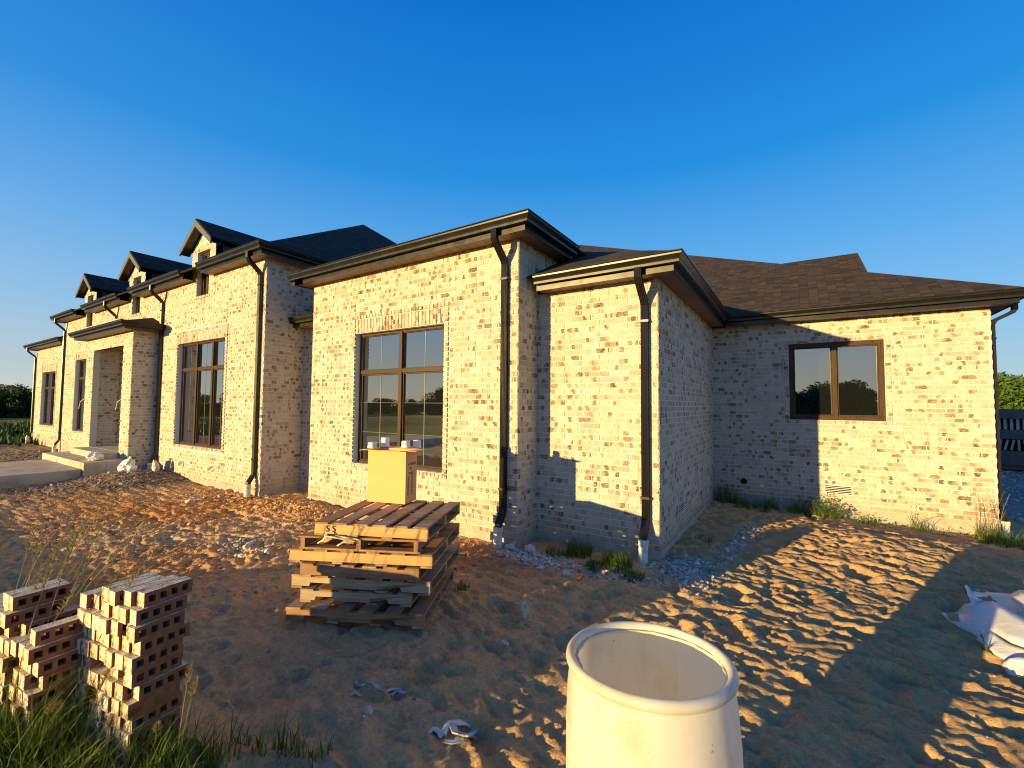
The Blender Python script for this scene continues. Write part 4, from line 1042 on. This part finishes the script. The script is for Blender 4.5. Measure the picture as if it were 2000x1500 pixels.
# ------------------------------------------------------------------ white plastic sheeting at the right
def sheet(pts, tris, name, label, cat, m=m_tarp, th=.006, sub=2, jit=.006, group=None):
    c0 = sum((Vector(p) for p in pts), Vector())/len(pts); mb = MB(); mb.add(pts, tris)
    o = mb.build(name, m, loc=c0, smooth=True)
    bm = bmesh.new(); bm.from_mesh(o.data); bmesh.ops.subdivide_edges(bm, edges=bm.edges, cuts=3, use_grid_fill=True)
    for v in bm.verts:
        n_ = mnoise.noise_vector((v.co+c0)*9); v.co += Vector(n_)*jit*1.6+Vector(mnoise.noise_vector((v.co+c0)*28))*jit*.5
    bm.to_mesh(o.data); bm.free()
    so = o.modifiers.new('solid', 'SOLIDIFY'); so.thickness = th; so.offset = 0
    o.data.polygons.foreach_set('use_smooth', [True]*len(o.data.polygons))
    return tag(o, label, cat, group)
def gz(px, py, up=0.0):
    d = ray(px, py); z = -1.9
    for _ in range(6):
        p = d*(z/d.z); z = gh(p.x, p.y)+up
    return d*(z/d.z)
G0 = gz
def lift(px, py, z): return at_z(px, py, z)
sheet([G0(1838, 1198, .01), G0(1870, 1196, .03), lift(1885, 1180, -1.80), lift(1905, 1176, -1.70), lift(1938, 1173, -1.68), lift(2002, 1208, -1.66), lift(2100, 1250, -1.66),
       lift(2100, 1330, -1.80), lift(2010, 1268, -1.76), lift(1975, 1255, -1.76), lift(1935, 1232, -1.78), lift(1912, 1240, -1.83), G0(1925, 1262, .01), G0(1880, 1232, .01), lift(1895, 1205, -1.79)],
      [(0, 1, 14, 13), (1, 2, 3, 14), (14, 3, 4, 10), (4, 5, 9, 10), (5, 6, 7, 8), (5, 8, 9), (14, 10, 11), (14, 11, 12, 13)], 'plastic_sheet', 'larger folded white plastic sheet in the middle of the heap at the right edge', 'plastic sheet')
sheet([G0(1883, 1144, .01), lift(1898, 1143, -1.84), lift(1935, 1158, -1.80), lift(1990, 1162, -1.76), lift(2080, 1170, -1.76), lift(2100, 1250, -1.84), lift(2000, 1212, -1.84), lift(1940, 1180, -1.85), G0(1897, 1178, .01)],
      [(0, 1, 8), (1, 2, 7, 8), (2, 3, 6, 7), (3, 4, 5, 6)], 'plastic_sheet', 'pointed white plastic sheet sticking up at the back of the heap at the right edge', 'plastic sheet')
sheet([lift(1914, 1228, -1.80), lift(1930, 1230, -1.78), lift(1975, 1258, -1.79), lift(2040, 1280, -1.78), lift(2060, 1300, -1.80), G0(2000, 1292, .015), G0(1960, 1288, .01), G0(1932, 1272, .01), G0(1928, 1268, .01)],
      [(0, 1, 7, 8), (1, 2, 6, 7), (2, 3, 5, 6), (3, 4, 5)], 'plastic_sheet', 'bright folded plastic flap sticking out below the heap, beside a grass tuft', 'plastic sheet')
sheet([G0(1955, 1296, .02), lift(1975, 1287, -1.80), lift(2040, 1280, -1.76), lift(2120, 1330, -1.80), G0(2080, 1380, .01), G0(2010, 1335, .01), G0(1970, 1318, .01)],
      [(0, 1, 6), (1, 2, 5, 6), (2, 3, 4, 5)], 'plastic_sheet', 'rounded white plastic sheet lowest at the right edge of the picture', 'plastic sheet')
sheet([lift(1968, 1163, -1.76), lift(1990, 1152, -1.68), lift(2050, 1155, -1.66), lift(2100, 1230, -1.72), lift(2010, 1200, -1.74)],
      [(0, 1, 4), (1, 2, 3, 4)], 'plastic_sheet', 'small pale plastic corner standing highest at the far right of the heap', 'plastic sheet')
# crumpled cloth near the bottom centre
def rag(pp, name, label, w=.028, m=m_rag):
    mb = MB(); c0 = G0(*pp[0][0][:2], .02)
    for path in pp:
        fr_ = []
        P_ = [G0(a, b_, u_) for a, b_, u_ in path]
        for i, p in enumerate(P_):
            a = P_[max(0, i-1)]; b_ = P_[min(len(P_)-1, i+1)]; t_ = (b_-a).normalized(); n_ = t_.cross(Vector((.1*math.sin(i*2.1), .2, 1))).normalized()
            s_ = 1+.35*math.sin(i*1.7+a.x*9); fr_.append((p, n_*s_, t_.cross(n_)))
        mb.sweep([(-w, .0), (-w*.5, .010), (0, .002), (w*.5, .012), (w, .0), (w*.5, .006), (0, -.004), (-w*.5, .004)], fr_)
    o = mb.build(name, m, loc=c0, smooth=True); return tag(o, label, 'rag')
rag([[(845, 1420, .01), (858, 1428, .02), (866, 1436, .01)], [(866, 1432, .02), (872, 1418, .04), (884, 1411, .05), (905, 1410, .05), (920, 1418, .04), (926, 1424, .02)],
     [(884, 1412, .05), (888, 1428, .05), (905, 1432, .045), (920, 1436, .03), (930, 1440, .01)], [(870, 1446, .015), (884, 1448, .02), (900, 1444, .03), (912, 1438, .04), (932, 1424, .03), (938, 1426, .02)]],
    'crumpled_rag', 'crumpled white rag lying on the sand left of the drum')
rag([[(694, 1330, .01), (700, 1338, .015), (712, 1336, .01)], [(684, 1356, .01), (694, 1352, .02), (704, 1358, .01)], [(716, 1330, .02), (728, 1332, .02), (738, 1342, .01)], [(740, 1344, .01), (752, 1350, .02), (762, 1346, .015), (786, 1344, .01)], [(766, 1356, .01), (776, 1348, .02), (790, 1352, .01)]],
    'crumpled_rag', 'shreds of torn grey-white cloth half buried in the sand', .011)
# plastic bag by the porch and sheet on the step
def blob(p, r_, name, label, cat, m, seed, sq=(1, 1, 1), sub=3):
    bm = bmesh.new(); bmesh.ops.create_icosphere(bm, subdivisions=sub, radius=1)
    for v in bm.verts:
        n_ = mnoise.noise(v.co*1.3+Vector((seed, seed*2, 0)))*.5+mnoise.noise(v.co*3.1+Vector((seed, 0, 0)))*.28; v.co *= (1+n_); v.co.x *= sq[0]*r_; v.co.y *= sq[1]*r_; v.co.z *= sq[2]*r_
    me = bpy.data.meshes.new(name); bm.to_mesh(me); bm.free(); me.materials.append(m); o = bpy.data.objects.new(name, me); C.objects.link(o); o.location = p
    return tag(o, label, cat)
pg = Vector((-13.45, 3.95, 0)); pg.z = gh(pg.x, pg.y)+.10
bag = blob(pg, .17, 'plastic_bag', 'knotted white plastic bag lying by the porch pier', 'bag', m_tarp, 3.3, (1.1, .9, 1.0))
kn = blob(pg, .05, 'knot', None, None, m_tarp, 8.1, (.8, .8, 1.8)); kn.parent = bag; kn.location = (.12, 0, .16)
blob(Vector((-14.45, 3.6, -1.36)), .15, 'plastic_sheet', 'wadded clear plastic left on the porch step beside the pier', 'plastic sheet', m_tarp, 5.1, (1.5, 1, .75))
blob(Vector((-13.0, 4.35, gh(-13.0, 4.35)+.10)), .12, 'dark_rubble_piece', 'small dark pointed lump leaning on the wall right of the porch', 'rubble', m_stone, 6.1, (.8, .6, 1.3), 2)

# ------------------------------------------------------------------ stones one can tell apart
def stone(px, py, r_, label, m=m_stone, sq=(1, .8, .6), seed=None, cat='stone', name='stone'):
    p = G0(px, py, 0); p.z += r_*sq[2]*.45
    bm = bmesh.new(); bmesh.ops.create_icosphere(bm, subdivisions=2, radius=1); seed = seed or px*.37
    for v in bm.verts:
        n_ = mnoise.noise(v.co*1.1+Vector((seed, 0, py)))*.55; v.co *= (1+n_); v.co = Vector((round(v.co.x*3.2)/3.2*.35+v.co.x*.65, v.co.y, v.co.z)); v.co.x *= sq[0]*r_; v.co.y *= sq[1]*r_; v.co.z *= sq[2]*r_
    me = bpy.data.meshes.new(name); bm.to_mesh(me); bm.free(); me.materials.append(m); o = bpy.data.objects.new(name, me); C.objects.link(o); o.location = p; o.rotation_euler = (0, 0, seed)
    return tag(o, label, cat)
stone(1107, 1123, .055, 'rounded pale stone left of the red brick shard in front of the corner', sq=(1, .9, .55))
stone(1135, 1133, .05, 'dark red brick shard on the sand in front of the house corner', m_redstone, (1.1, .8, .6), cat='brick shard', name='brick_shard')
stone(1024, 1205, .06, 'upright pale stone splinter in the middle of the shaded sand', sq=(.55, .6, 1.6))
stone(985, 1258, .032, 'small pale pebble on the shaded sand above the rag', sq=(1.2, .8, .6))
stone(1035, 1078, .085, 'largest white rock by the corner drain pipe', sq=(1, .8, .8))
stone(995, 1072, .07, 'white rock touching the drain pipe of the bay', sq=(1.1, .9, .7))
stone(372, 983, .10, 'large pale boulder on the orange clay below the left window', sq=(1, .8, .7))
stone(1157, 1118, .035, 'small white chip of stone right of the grass by the house', sq=(1.2, .8, .5))
stone(915, 1146, .03, 'small white pebble just right of the pallets', sq=(1.3, .9, .5))
stone(1065, 1140, .06, 'flat pale scrap of stone on the sand below the bay corner', sq=(1.6, .9, .2))
stone(1316, 1147, .03, 'little pale stone left of the sunlit sand', sq=(1, .8, .6))
stone(720, 1390, .03, 'round grey pebble under the torn cloth', sq=(1.1, .8, .6))
stone(1275, 1082, .05, 'tan stone at the foot of the right corner of the low wing', sq=(1, .8, .9))
stone(255, 925, .08, 'flat pale stone at the foot of the porch pier', sq=(1.6, .9, .5))

# ------------------------------------------------------------------ gravel, clods (stuff)
def scatter(name, n, fn, size, m, label, cat):
    base = []
    for k in range(6):
        bm = bmesh.new(); bmesh.ops.create_icosphere(bm, subdivisions=1, radius=1)
        vs = []
        for v in bm.verts:
            q = v.co*(1+random.uniform(-.32, .25)); vs.append(q[:])
        base.append((np.array(vs), np.array([[v.index for v in f.verts] for f in bm.faces]))); bm.free()
    V, F, o_ = [], [], 0
    xs, ys = fn(n)
    zs_ = ground_h(xs, ys)
    for x, y, z in zip(xs, ys, zs_):
        bv, bf = base[random.randrange(6)]; s = size*math.exp(random.gauss(0, .45)); a = random.uniform(0, 6.28)
        ca, sa = math.cos(a), math.sin(a); sc = np.array([s*random.uniform(.8, 1.3), s*random.uniform(.6, 1), s*random.uniform(.35, .75)])
        q = bv*sc; q = np.stack([q[:, 0]*ca-q[:, 1]*sa+x, q[:, 0]*sa+q[:, 1]*ca+y, q[:, 2]+z+s*.18], 1)
        V.append(q); F.append(bf+o_); o_ += len(bv)
    V = np.concatenate(V); F = np.concatenate(F)
    me = bpy.data.meshes.new(name); me.from_pydata(V.tolist(), [], F.tolist()); me.materials.append(m)
    o = bpy.data.objects.new(name, me); C.objects.link(o); tag(o, label, cat, kind='stuff'); return o
def reject(n, x0, x1, y0, y1, dens):
    xs, ys = [], []; c_ = 0
    while c_ < n:
        x = rng.uniform(x0, x1, 20000); y = rng.uniform(y0, y1, 20000); k = rng.uniform(0, 1, 20000) < dens(x, y); xs.append(x[k]); ys.append(y[k]); c_ += k.sum()
        if len(xs) > 400: break
    return np.concatenate(xs)[:n], np.concatenate(ys)[:n]
scatter('white_gravel', 3000, lambda n: reject(n, -4.2, .6, 4.2, 8.6, lambda x, y: masks(x, y)[2]**1.5*.9*((y < 5.46) | (x > XB) )*((y < 4.95) | (x > XA1))), .0125, m_gravel, 'crushed white gravel spilled along the foot of the low wing', 'gravel')
scatter('porch_gravel', 14000, lambda n: reject(n, -24, -10.5, .5, 4.6, lambda x, y: masks(x, y)[3]*((x < -17.5) | (x > -13.9))*.9), .015, m_gravel2, 'grey gravel heaped in front of the porch and the walk', 'gravel')
scatter('drive_gravel', 5000, lambda n: reject(n, 2.9, 9, 9, 22, lambda x, y: .9*(x > 3.2)), .024, m_gravel, 'blue-grey gravel on the drive past the right corner', 'gravel')
scatter('dirt_clods', 15000, lambda n: reject(n, -13, -3.2, 1.4, 4.9, lambda x, y: np.clip(masks(x, y)[1]*(.20+np.clip(pn(x*1.4, y*1.4, 77)*2.2, 0, 1))*(1-masks(x, y)[3]), 0, 1)), .0085, m_clod, 'small clods and chips on the sunlit orange clay', 'dirt clods')
scatter('sand_chips', 1500, lambda n: reject(n, -4.5, 3, 1.5, 9.3, lambda x, y: .10+.9*np.clip(pn(x*1.1, y*1.1, 78)*1.3, 0, 1)), .0065, m_gravel, 'sparse pale chips on the sand', 'stone chips')
scatter('rubble_chips', 110, lambda n: (rng.normal(-6.0, .30, n), rng.normal(3.0, .14, n)), .026, m_gravel, 'patch of pale rubble on the clay left of the pallets', 'rubble')
scatter('wall_chips', 2200, lambda n: (rng.uniform(-10.5, -6.3, n), 4.35+rng.normal(0, .22, n)), .015, m_clod, 'broken brick chips along the foot of the walls between window and bay', 'rubble')

# ------------------------------------------------------------------ grass and weeds
def blades(mb, cx, cy, n, rad, h, lean=.5, w=.004, bendz=.6, mi=0, ring=False, zoff=0, wind=(0, 0)):
    for _ in range(n):
        a = random.uniform(0, 6.283); r_ = rad*math.sqrt(random.random()); x, y = cx+math.cos(a)*r_, cy+math.sin(a)*r_
        z = gh_f(x, y)-.01+zoff; hh = h*random.uniform(.45, 1.15); la = random.uniform(0, 6.283); le = lean*random.uniform(.15, 1); dx, dy = math.cos(la)*le+wind[0], math.sin(la)*le+wind[1]
        ww = w*random.uniform(.7, 1.3); px_, py_ = -math.sin(la+.6), math.cos(la+.6); pts = []
        for k in range(4):
            t_ = k/3; u_ = hh*t_; pts.append((x+dx*hh*t_*t_, y+dy*hh*t_*t_, z+u_*(1-bendz*.35*t_*t_*le)))
        vs = []
        for k, p in enumerate(pts):
            q = ww*(1-k/3.2); vs += [(p[0]-px_*q, p[1]-py_*q, p[2]), (p[0]+px_*q, p[1]+py_*q, p[2])]
        mb.add(vs, [(0, 1, 3, 2), (2, 3, 5, 4), (4, 5, 7, 6)], mi)
HG = {}
def gh_f(x, y):
    k = (round(x*25), round(y*25))
    if k not in HG: HG[k] = gh(x, y)
    return HG[k]
def stalk(mb, x, y, h, lx, ly, head=.14):
    z = gh_f(x, y); pts = []
    for k in range(8):
        t_ = k/7; pts.append(Vector((x+lx*h*t_**1.7, y+ly*h*t_**1.7, z+h*t_)))
    mb.tube(pts, [.0032-.0018*k/7 for k in range(8)], 4, 0)
    n = 40
    for k in range(n):
        t_ = 1-head*(k/n)*1.6; i = min(6.999, t_*7); a = int(i); p = pts[a].lerp(pts[a+1], i-a)
        an = k*2.4; sp = .003+.012*(k/n); d = Vector((math.cos(an), math.sin(an), .9)).normalized()*(.010+sp)
        e = Vector((-math.sin(an), math.cos(an), 0))*.0026
        q = p+d; mb.add([p-e, p+e, q+e*.9, q+d*.35, q-e*.9], [(0, 1, 2, 3, 4)], 1)
random.seed(11)
mb = MB()
# clump in front of and around the brick stacks
for _ in range(420):
    x = random.uniform(-4.0, -1.95); y = random.uniform(.03, .62)
    if y > .50 and x < -2.9: y = random.uniform(.05, .45)
    if x > -2.6 and random.random() < .5: continue
    p = Vector((x, y, -1.6)); 
    blades(mb, x, y, 13, .09, random.uniform(.12, .24)*(1.0 if x < -3.0 else .6), .6, .0042, wind=(.12, .05))
for px, py, n, h, rd in ((470, 1455, 26, .17, .05), (510, 1468, 22, .15, .05), (560, 1470, 40, .16, .07), (600, 1492, 26, .12, .06), (640, 1470, 14, .13, .05), (420, 1490, 40, .2, .1), (300, 1498, 60, .22, .12), (345, 1480, 30, .24, .08), (380, 1496, 40, .18, .1)):
    p = G0(px, py); blades(mb, p.x, p.y, n, rd, h, .7, .0045)
for _ in range(150):
    px = random.uniform(-60, 150); p = G0(px, random.uniform(1400, 1560)-max(0, 60-px)*.35)
    blades(mb, p.x, max(.0, p.y), 7, .07, random.uniform(.22, .46)*(1.15-px/420), .85, .0031, wind=(.22, .10))
for _ in range(70):
    p = G0(random.uniform(120, 430), random.uniform(1475, 1560)); blades(mb, p.x, p.y, 8, .06, random.uniform(.14, .26), .8, .0036, wind=(.1, .05))
g_ = mb.build('grass', m_grass, recalc=False); tag(g_, 'tall green grass growing round the brick stacks in the lower left corner', 'grass', kind='stuff')
mb = MB()
for px, py, h, lx, ly in ((60, 1400, .62, .25, .10), (20, 1380, .66, .2, .05), (95, 1390, .55, .35, .2), (135, 1440, .60, .4, .2), (5, 1300, .55, .22, .1), (40, 1330, .62, .30, .2), (345, 1496, .46, .02, .08), (350, 1496, .40, .14, .10), (250, 1500, .24, -.25, .1), (100, 1500, .26, -.15, .1),
                          (480, 1490, .20, .05, .05), (200, 1500, .22, .1, .1), (300, 1500, .20, .1, 0), (70, 1500, .30, .25, .1), (160, 1480, .42, .35, .1), (15, 1450, .6, .30, .10), (115, 1400, .50, .5, .2), (75, 1360, .60, .12, .1), (190, 1470, .3, -.3, 0), (30, 1420, .48, -.1, .1), (50, 1300, .70, .4, .3), (90, 1310, .6, .5, .35), (10, 1250, .7, .3, .3)):
    p = G0(px, py)
    if p.y < .02: p.y = .02
    stalk(mb, p.x, p.y, h*(1.55 if px < 200 and py < 1460 else 1), lx+random.uniform(-.05, .05), ly)
    if px < 200 and py < 1460: stalk(mb, p.x-.08, p.y+.03, h*random.uniform(1.2, 1.6), lx+random.uniform(-.2, .2), ly+.1)
s_ = mb.build('grass_stalks', [m_dry, m_seed], recalc=False); tag(s_, 'thin seeding grass stalks rising above the brick stacks at the left', 'grass', kind='stuff')

def weed(px, py, label, n=60, h=.18, rad=.14, mats=m_grass, lean=.9, leafy=0, stems=0, name='weed', at=None, wdt=.0055):
    p = Vector(at) if at else G0(px, py); o_ = empty(name, (p.x, p.y, gh_f(p.x, p.y)), label=label, cat='weed', group='weeds along the house walls')
    mb = MB(); blades(mb, p.x, p.y, n, rad, h, lean, wdt); mb.build('leaf_blades', mats, o_, recalc=False)
    if leafy:
        mb = MB()
        for _ in range(leafy):
            a = random.uniform(0, 6.28); r_ = rad*1.5*random.random()**.6; b_ = Vector((p.x+math.cos(a)*r_, p.y+math.sin(a)*r_*.6, gh_f(p.x, p.y)+random.uniform(.02, h*1.5)*(1-r_/(rad*2.4))))
            d = Vector((random.uniform(-1, 1), random.uniform(-1, 1), random.uniform(-.2, .8))).normalized(); e = d.cross(Vector((random.random(), random.random(), random.random()))).normalized(); s = random.uniform(.018, .038)
            mb.add([b_, b_+d*s*.5+e*s*.35, b_+d*s*1.3, b_+d*s*.5-e*s*.35], [(0, 1, 2, 3)])
        mb.build('leaves', m_weed, o_, recalc=False)
    if stems:
        mb = MB()
        for _ in range(stems):
            a = random.uniform(0, 6.28); x, y = p.x+math.cos(a)*rad*.7, p.y+math.sin(a)*rad*.35; hh = h*random.uniform(1.6, 2.6); lx, ly = random.uniform(-.25, .25), random.uniform(-.1, .05)
            z = gh_f(x, y); mb.tube([(x+lx*hh*t*t, y+ly*hh*t*t, z+hh*t) for t in (0, .35, .7, 1)], [.0022, .002, .0016, .001], 4)
            for k in range(5): t = .6+.4*k/5; q = Vector((x+lx*hh*t*t, y+ly*hh*t*t, z+hh*t)); d = Vector((random.uniform(-1, 1), random.uniform(-1, 1), .6)).normalized()*.016; mb.add([q, q+d+Vector((.003, 0, 0)), q+d*1.6, q+d-Vector((.003, 0, 0))], [(0, 1, 2, 3)])
        mb.build('stem', m_dry, o_, recalc=False)
    return o_
YW = YC-.16
weed(0, 0, 'thin dark weeds in the inner corner of the low wing and the window wall', 130, .42, .24, at=(-1.12, YW-.05, 0), stems=10)
weed(0, 0, 'dark grass tuft left of the round pipe opening', 150, .26, .26, at=(-.80, YW-.25, 0))
weed(0, 0, 'dark round tuft under the small pipe stub', 120, .26, .17, at=(-.45, YW-.08, 0))
weed(0, 0, 'shaded tuft left of the leafy bush under the vent', 140, .28, .20, at=(.02, YW-.12, 0), stems=6)
weed(0, 0, 'leafy green bush at the edge of the shadow beside the vent', 160, .30, .24, at=(.40, YW-.12, 0), leafy=620, name='leafy_weed')
weed(0, 0, 'sunlit low weed under the right side of the vent', 70, .15, .15, at=(.98, YW-.10, 0), leafy=60)
weed(0, 0, 'small sunlit weed in the middle of the wall right of the vent', 40, .08, .10, at=(1.28, YW-.15, 0), leafy=40)
weed(0, 0, 'thin arching weed on the sunlit wall right of the window', 40, .34, .15, at=(1.62, YW-.06, 0), lean=1.2, leafy=20)
weed(0, 0, 'low bright weed near the right corner of the wall', 50, .09, .12, at=(1.90, YW-.32, 0), leafy=30)
weed(0, 0, 'tall dry stems standing against the right corner of the wall', 90, .28, .16, at=(2.38, YW-.10, 0), stems=26)
weed(0, 0, 'dark green grass tuft at the foot of the right corner drain pipe', 260, .24, .26, at=(2.42, YW-.55, 0))
weed(0, 0, 'single seeding weed right of the corner drain pipe', 16, .2, .06, at=(2.95, YW-.1, 0), stems=3)
weed(1130, 1084, 'dark grass clump between the bay corner and the low wing', 260, .22, .17)
weed(1085, 1086, 'small dark tuft nearest the bay corner', 120, .13, .13)
weed(1205, 1104, 'larger dark grass clump in front of the low wing', 280, .20, .17)
weed(1160, 1112, 'low tuft left of the larger grass clump by the low wing', 130, .12, .10)
weed(1238, 1128, 'grass tuft below the drain pipe of the low wing', 180, .11, .12)
weed(1300, 1118, 'sparse tuft on the white gravel at the corner', 36, .06, .08)
weed(902, 1152, 'grass tuft just right of the pallet stack', 60, .09, .08)
weed(1385, 1058, 'thin weed alone in the shade below the vent of the low wing', 30, .12, .08)
weed(1925, 1290, 'short yellow-green tuft beside the plastic sheets', 14, .11, .02)

# ------------------------------------------------------------------ dark slatted bin on the gravel at the right
bp_ = Vector((5.2, 21.6, -2.02))
bn = empty('slatted_bin', bp_, R(-24), label='dark grey bin with rows of pale upright slats on the gravel past the corner', cat='bin')
def bb(name, m, boxes, bev=.01):
    mb = MB()
    for q in boxes: mb.box(*q)
    o = mb.build(name, m, bevel=bev); o.parent = bn; return o
bb('lower_body', m_bin, [(-.4, 0, .16, 5, 1.6, .62)]); bb('skid', m_bin, [(-.3, .1, 0, 5, .3, .155), (-.3, 1.2, 0, 5, 1.4, .155)])
bb('middle_band', m_bin, [(-.4, .05, 1.00, 5, 1.6, 1.32)]); bb('top_lid', m_bin, [(-.45, -.06, 1.68, 5.05, 1.66, 2.0)])
bb('back_panel', m_dark, [(-.3, .32, .62, 4.9, .36, 1.0), (-.3, .32, 1.32, 4.9, .36, 1.68)])
for k in range(36):
    x = -.30+k*.14; mb = MB(); mb.box(x, .03, 1.325, x+.065, .30, 1.675); o = mb.build('slat', m_slat); o.parent = bn
    mb = MB(); T = Matrix.Translation((x+.03, 0, .81)) @ Matrix.Rotation(R(random.uniform(-12, 14)), 4, 'Y'); mb.box(-.024, .08, -.175, .024, .30, .175, T=T); o = mb.build('slat', m_slat); o.parent = bn

# ------------------------------------------------------------------ trees
def make_tree(name, h, rad, nleaf, leaf, m, seed, squash=.8, trunk=.25, low=.25):
    random.seed(seed); o = empty(name, (0, 0, 0))
    mb = MB(); mb.tube([(0, 0, -.3), (.05*h*.1, 0, h*.25), (0, .02*h, h*.5), (.03*h, 0, h*.8)], [trunk, trunk*.75, trunk*.5, trunk*.15], 8)
    cl = []
    for k in range(18):
        a = random.uniform(0, 6.28); r_ = rad*random.uniform(.2, .8); z = h*random.uniform(low+.08, .93); r_ *= math.sqrt(max(.1, 1-((z/h-.55)/.5)**2)); cl.append((Vector((math.cos(a)*r_, math.sin(a)*r_, z)), rad*random.uniform(.28, .5)))
        mb.tube([(0, 0, z*.55), tuple(cl[-1][0]*.6+Vector((0, 0, z*.2))), tuple(cl[-1][0])], [trunk*.3, trunk*.2, .02], 5)
    mb.build('trunk', m_bark, o)
    mb = MB()
    for _ in range(nleaf):
        c_, r_ = random.choice(cl); d = Vector((random.gauss(0, 1), random.gauss(0, 1), random.gauss(0, 1))).normalized()*r_*random.random()**.4; d.z *= squash
        p = c_+d; e1 = Vector((random.gauss(0, 1), random.gauss(0, 1), random.gauss(0, 1))).normalized(); e2 = e1.cross(Vector((random.random(), random.random(), random.random()))).normalized(); s = leaf*random.uniform(.6, 1.4)
        mb.add([p-e1*s, p+e2*s*.5, p+e1*s, p-e2*s*.5], [(0, 1, 2, 3)])
    mb.build('crown', m, o, recalc=False); return o
def copy_tree(o):
    c_ = o.copy(); C.objects.link(c_)
    for ch in o.children: d = ch.copy(); C.objects.link(d); d.parent = c_
    return c_
tA = make_tree('broadleaf_tree', 6.0, 3.2, 5200, .17, m_leaf, 21); tB = make_tree('broadleaf_tree', 5.0, 3.8, 6500, .22, m_leaf, 22, .8, .25, -.02); tC = make_tree('hedge_tree', 5.4, 3.0, 6500, .15, m_leafb, 23, .9, .2, .05)
first = {id(tA): True, id(tB): True, id(tC): True}
def place(t_, x, y, s, rz, label, group, dz=0):
    o = t_ if first[id(t_)] else copy_tree(t_); first[id(t_)] = False
    o.location = (x, y, gh(x, y)+dz); o.scale = (s, s, s); o.rotation_euler = (0, 0, rz); tag(o, label, 'tree', group); return o
def dirpt(px, dist):
    d = ray(px, 780); q = Vector((d.x, d.y)).normalized()*dist; return q.x, q.y
for px, dist, s, lab in ((35, 118, 1.0, 'dark round-topped tree left of the far downspout, highest of the far line'), (2, 122, .86, 'dark tree cut by the left edge of the picture'), (-25, 120, .9, 'dark tree beyond the field past the left edge'), (57, 128, .80, 'dark low tree nearest the far left wall')):
    x, y = dirpt(px, dist); place(tB, x, y, s*1.05, px*.3, lab, 'dark trees beyond the left field')
for px, dist, s, lab in ((1962, 62, 1.0, 'bright green tree just right of the corner downspout'), (1990, 60, .93, 'bright green tree at the right edge of the picture'), (2030, 61, 1.0, 'bright green tree past the right edge'), (1930, 66, .95, 'green tree mostly behind the corner of the house')):
    x, y = dirpt(px, dist); place(tC, x, y, s*1.12, px*.7, lab, 'green trees behind the bin')
# trees behind the camera: they stand across the road and show in the window glass
for a in range(176, 246, 3):
    dist = 128+6*math.sin(a*1.3); x, y = math.cos(R(a))*dist, math.sin(R(a))*dist
    o = place(tB, x, y, 1, a*.7, 'dark tree in the far row that shows only as a reflection in the windows', 'trees reflected in the windows'); o.scale = (1.5, 1.5, .72+.16*math.sin(a*.9))
k = 0
for a, dist, s in ((181, 112, 1.0), (186, 105, .95), (191, 118, 1.05), (196, 110, .95), (201, 120, 1.1), (206, 116, .9), (211, 125, .8), (216, 130, .7), (221, 128, .75), (225, 120, 1.35), (229, 132, .8), (233, 140, .7), (238, 138, .62), (253, 130, .6), (258, 95, .7), (262, 80, .8), (264, 66, .8), (267, 60, .7), (270, 56, .8), (272.5, 58, .95), (275, 60, 1.05), (278, 60, .85), (281, 64, .75), (285, 66, .9), (290, 70, 1.0), (297, 80, 1.0)):
    x, y = math.cos(R(a))*dist, math.sin(R(a))*dist
    place(tB if dist < 90 or k % 2 else tA, x, y, s, k*1.3, 'dark tree across the field, showing only as a reflection in the windows', 'trees reflected in the windows'); k += 1
# rough dark weeds between the lot and the left field
mb = MB(); random.seed(31)
for _ in range(5200):
    d_ = random.uniform(27, 62); a = math.atan2(*dirpt(0, 1)[::-1])+R(random.uniform(-16, 26)); x, y = math.cos(a)*d_, math.sin(a)*d_
    z = float(base_h(np.array([x]), np.array([y]))[0]); h = random.uniform(.15, .5)*(1 if d_ < 58 else .6); an = random.uniform(0, 3.14); w = random.uniform(.05, .14)
    for q in range(2):
        an += 1.3; mb.add([(x-math.cos(an)*w, y-math.sin(an)*w, z-.05), (x+math.cos(an)*w, y+math.sin(an)*w, z-.05), (x+random.uniform(-.15, .15), y+random.uniform(-.15, .15), z+h)], [(0, 1, 2)])
o = mb.build('rough_weeds', m_leaf, recalc=False); tag(o, 'dark rough weeds between the building lot and the far field at the left', 'weeds', kind='stuff')
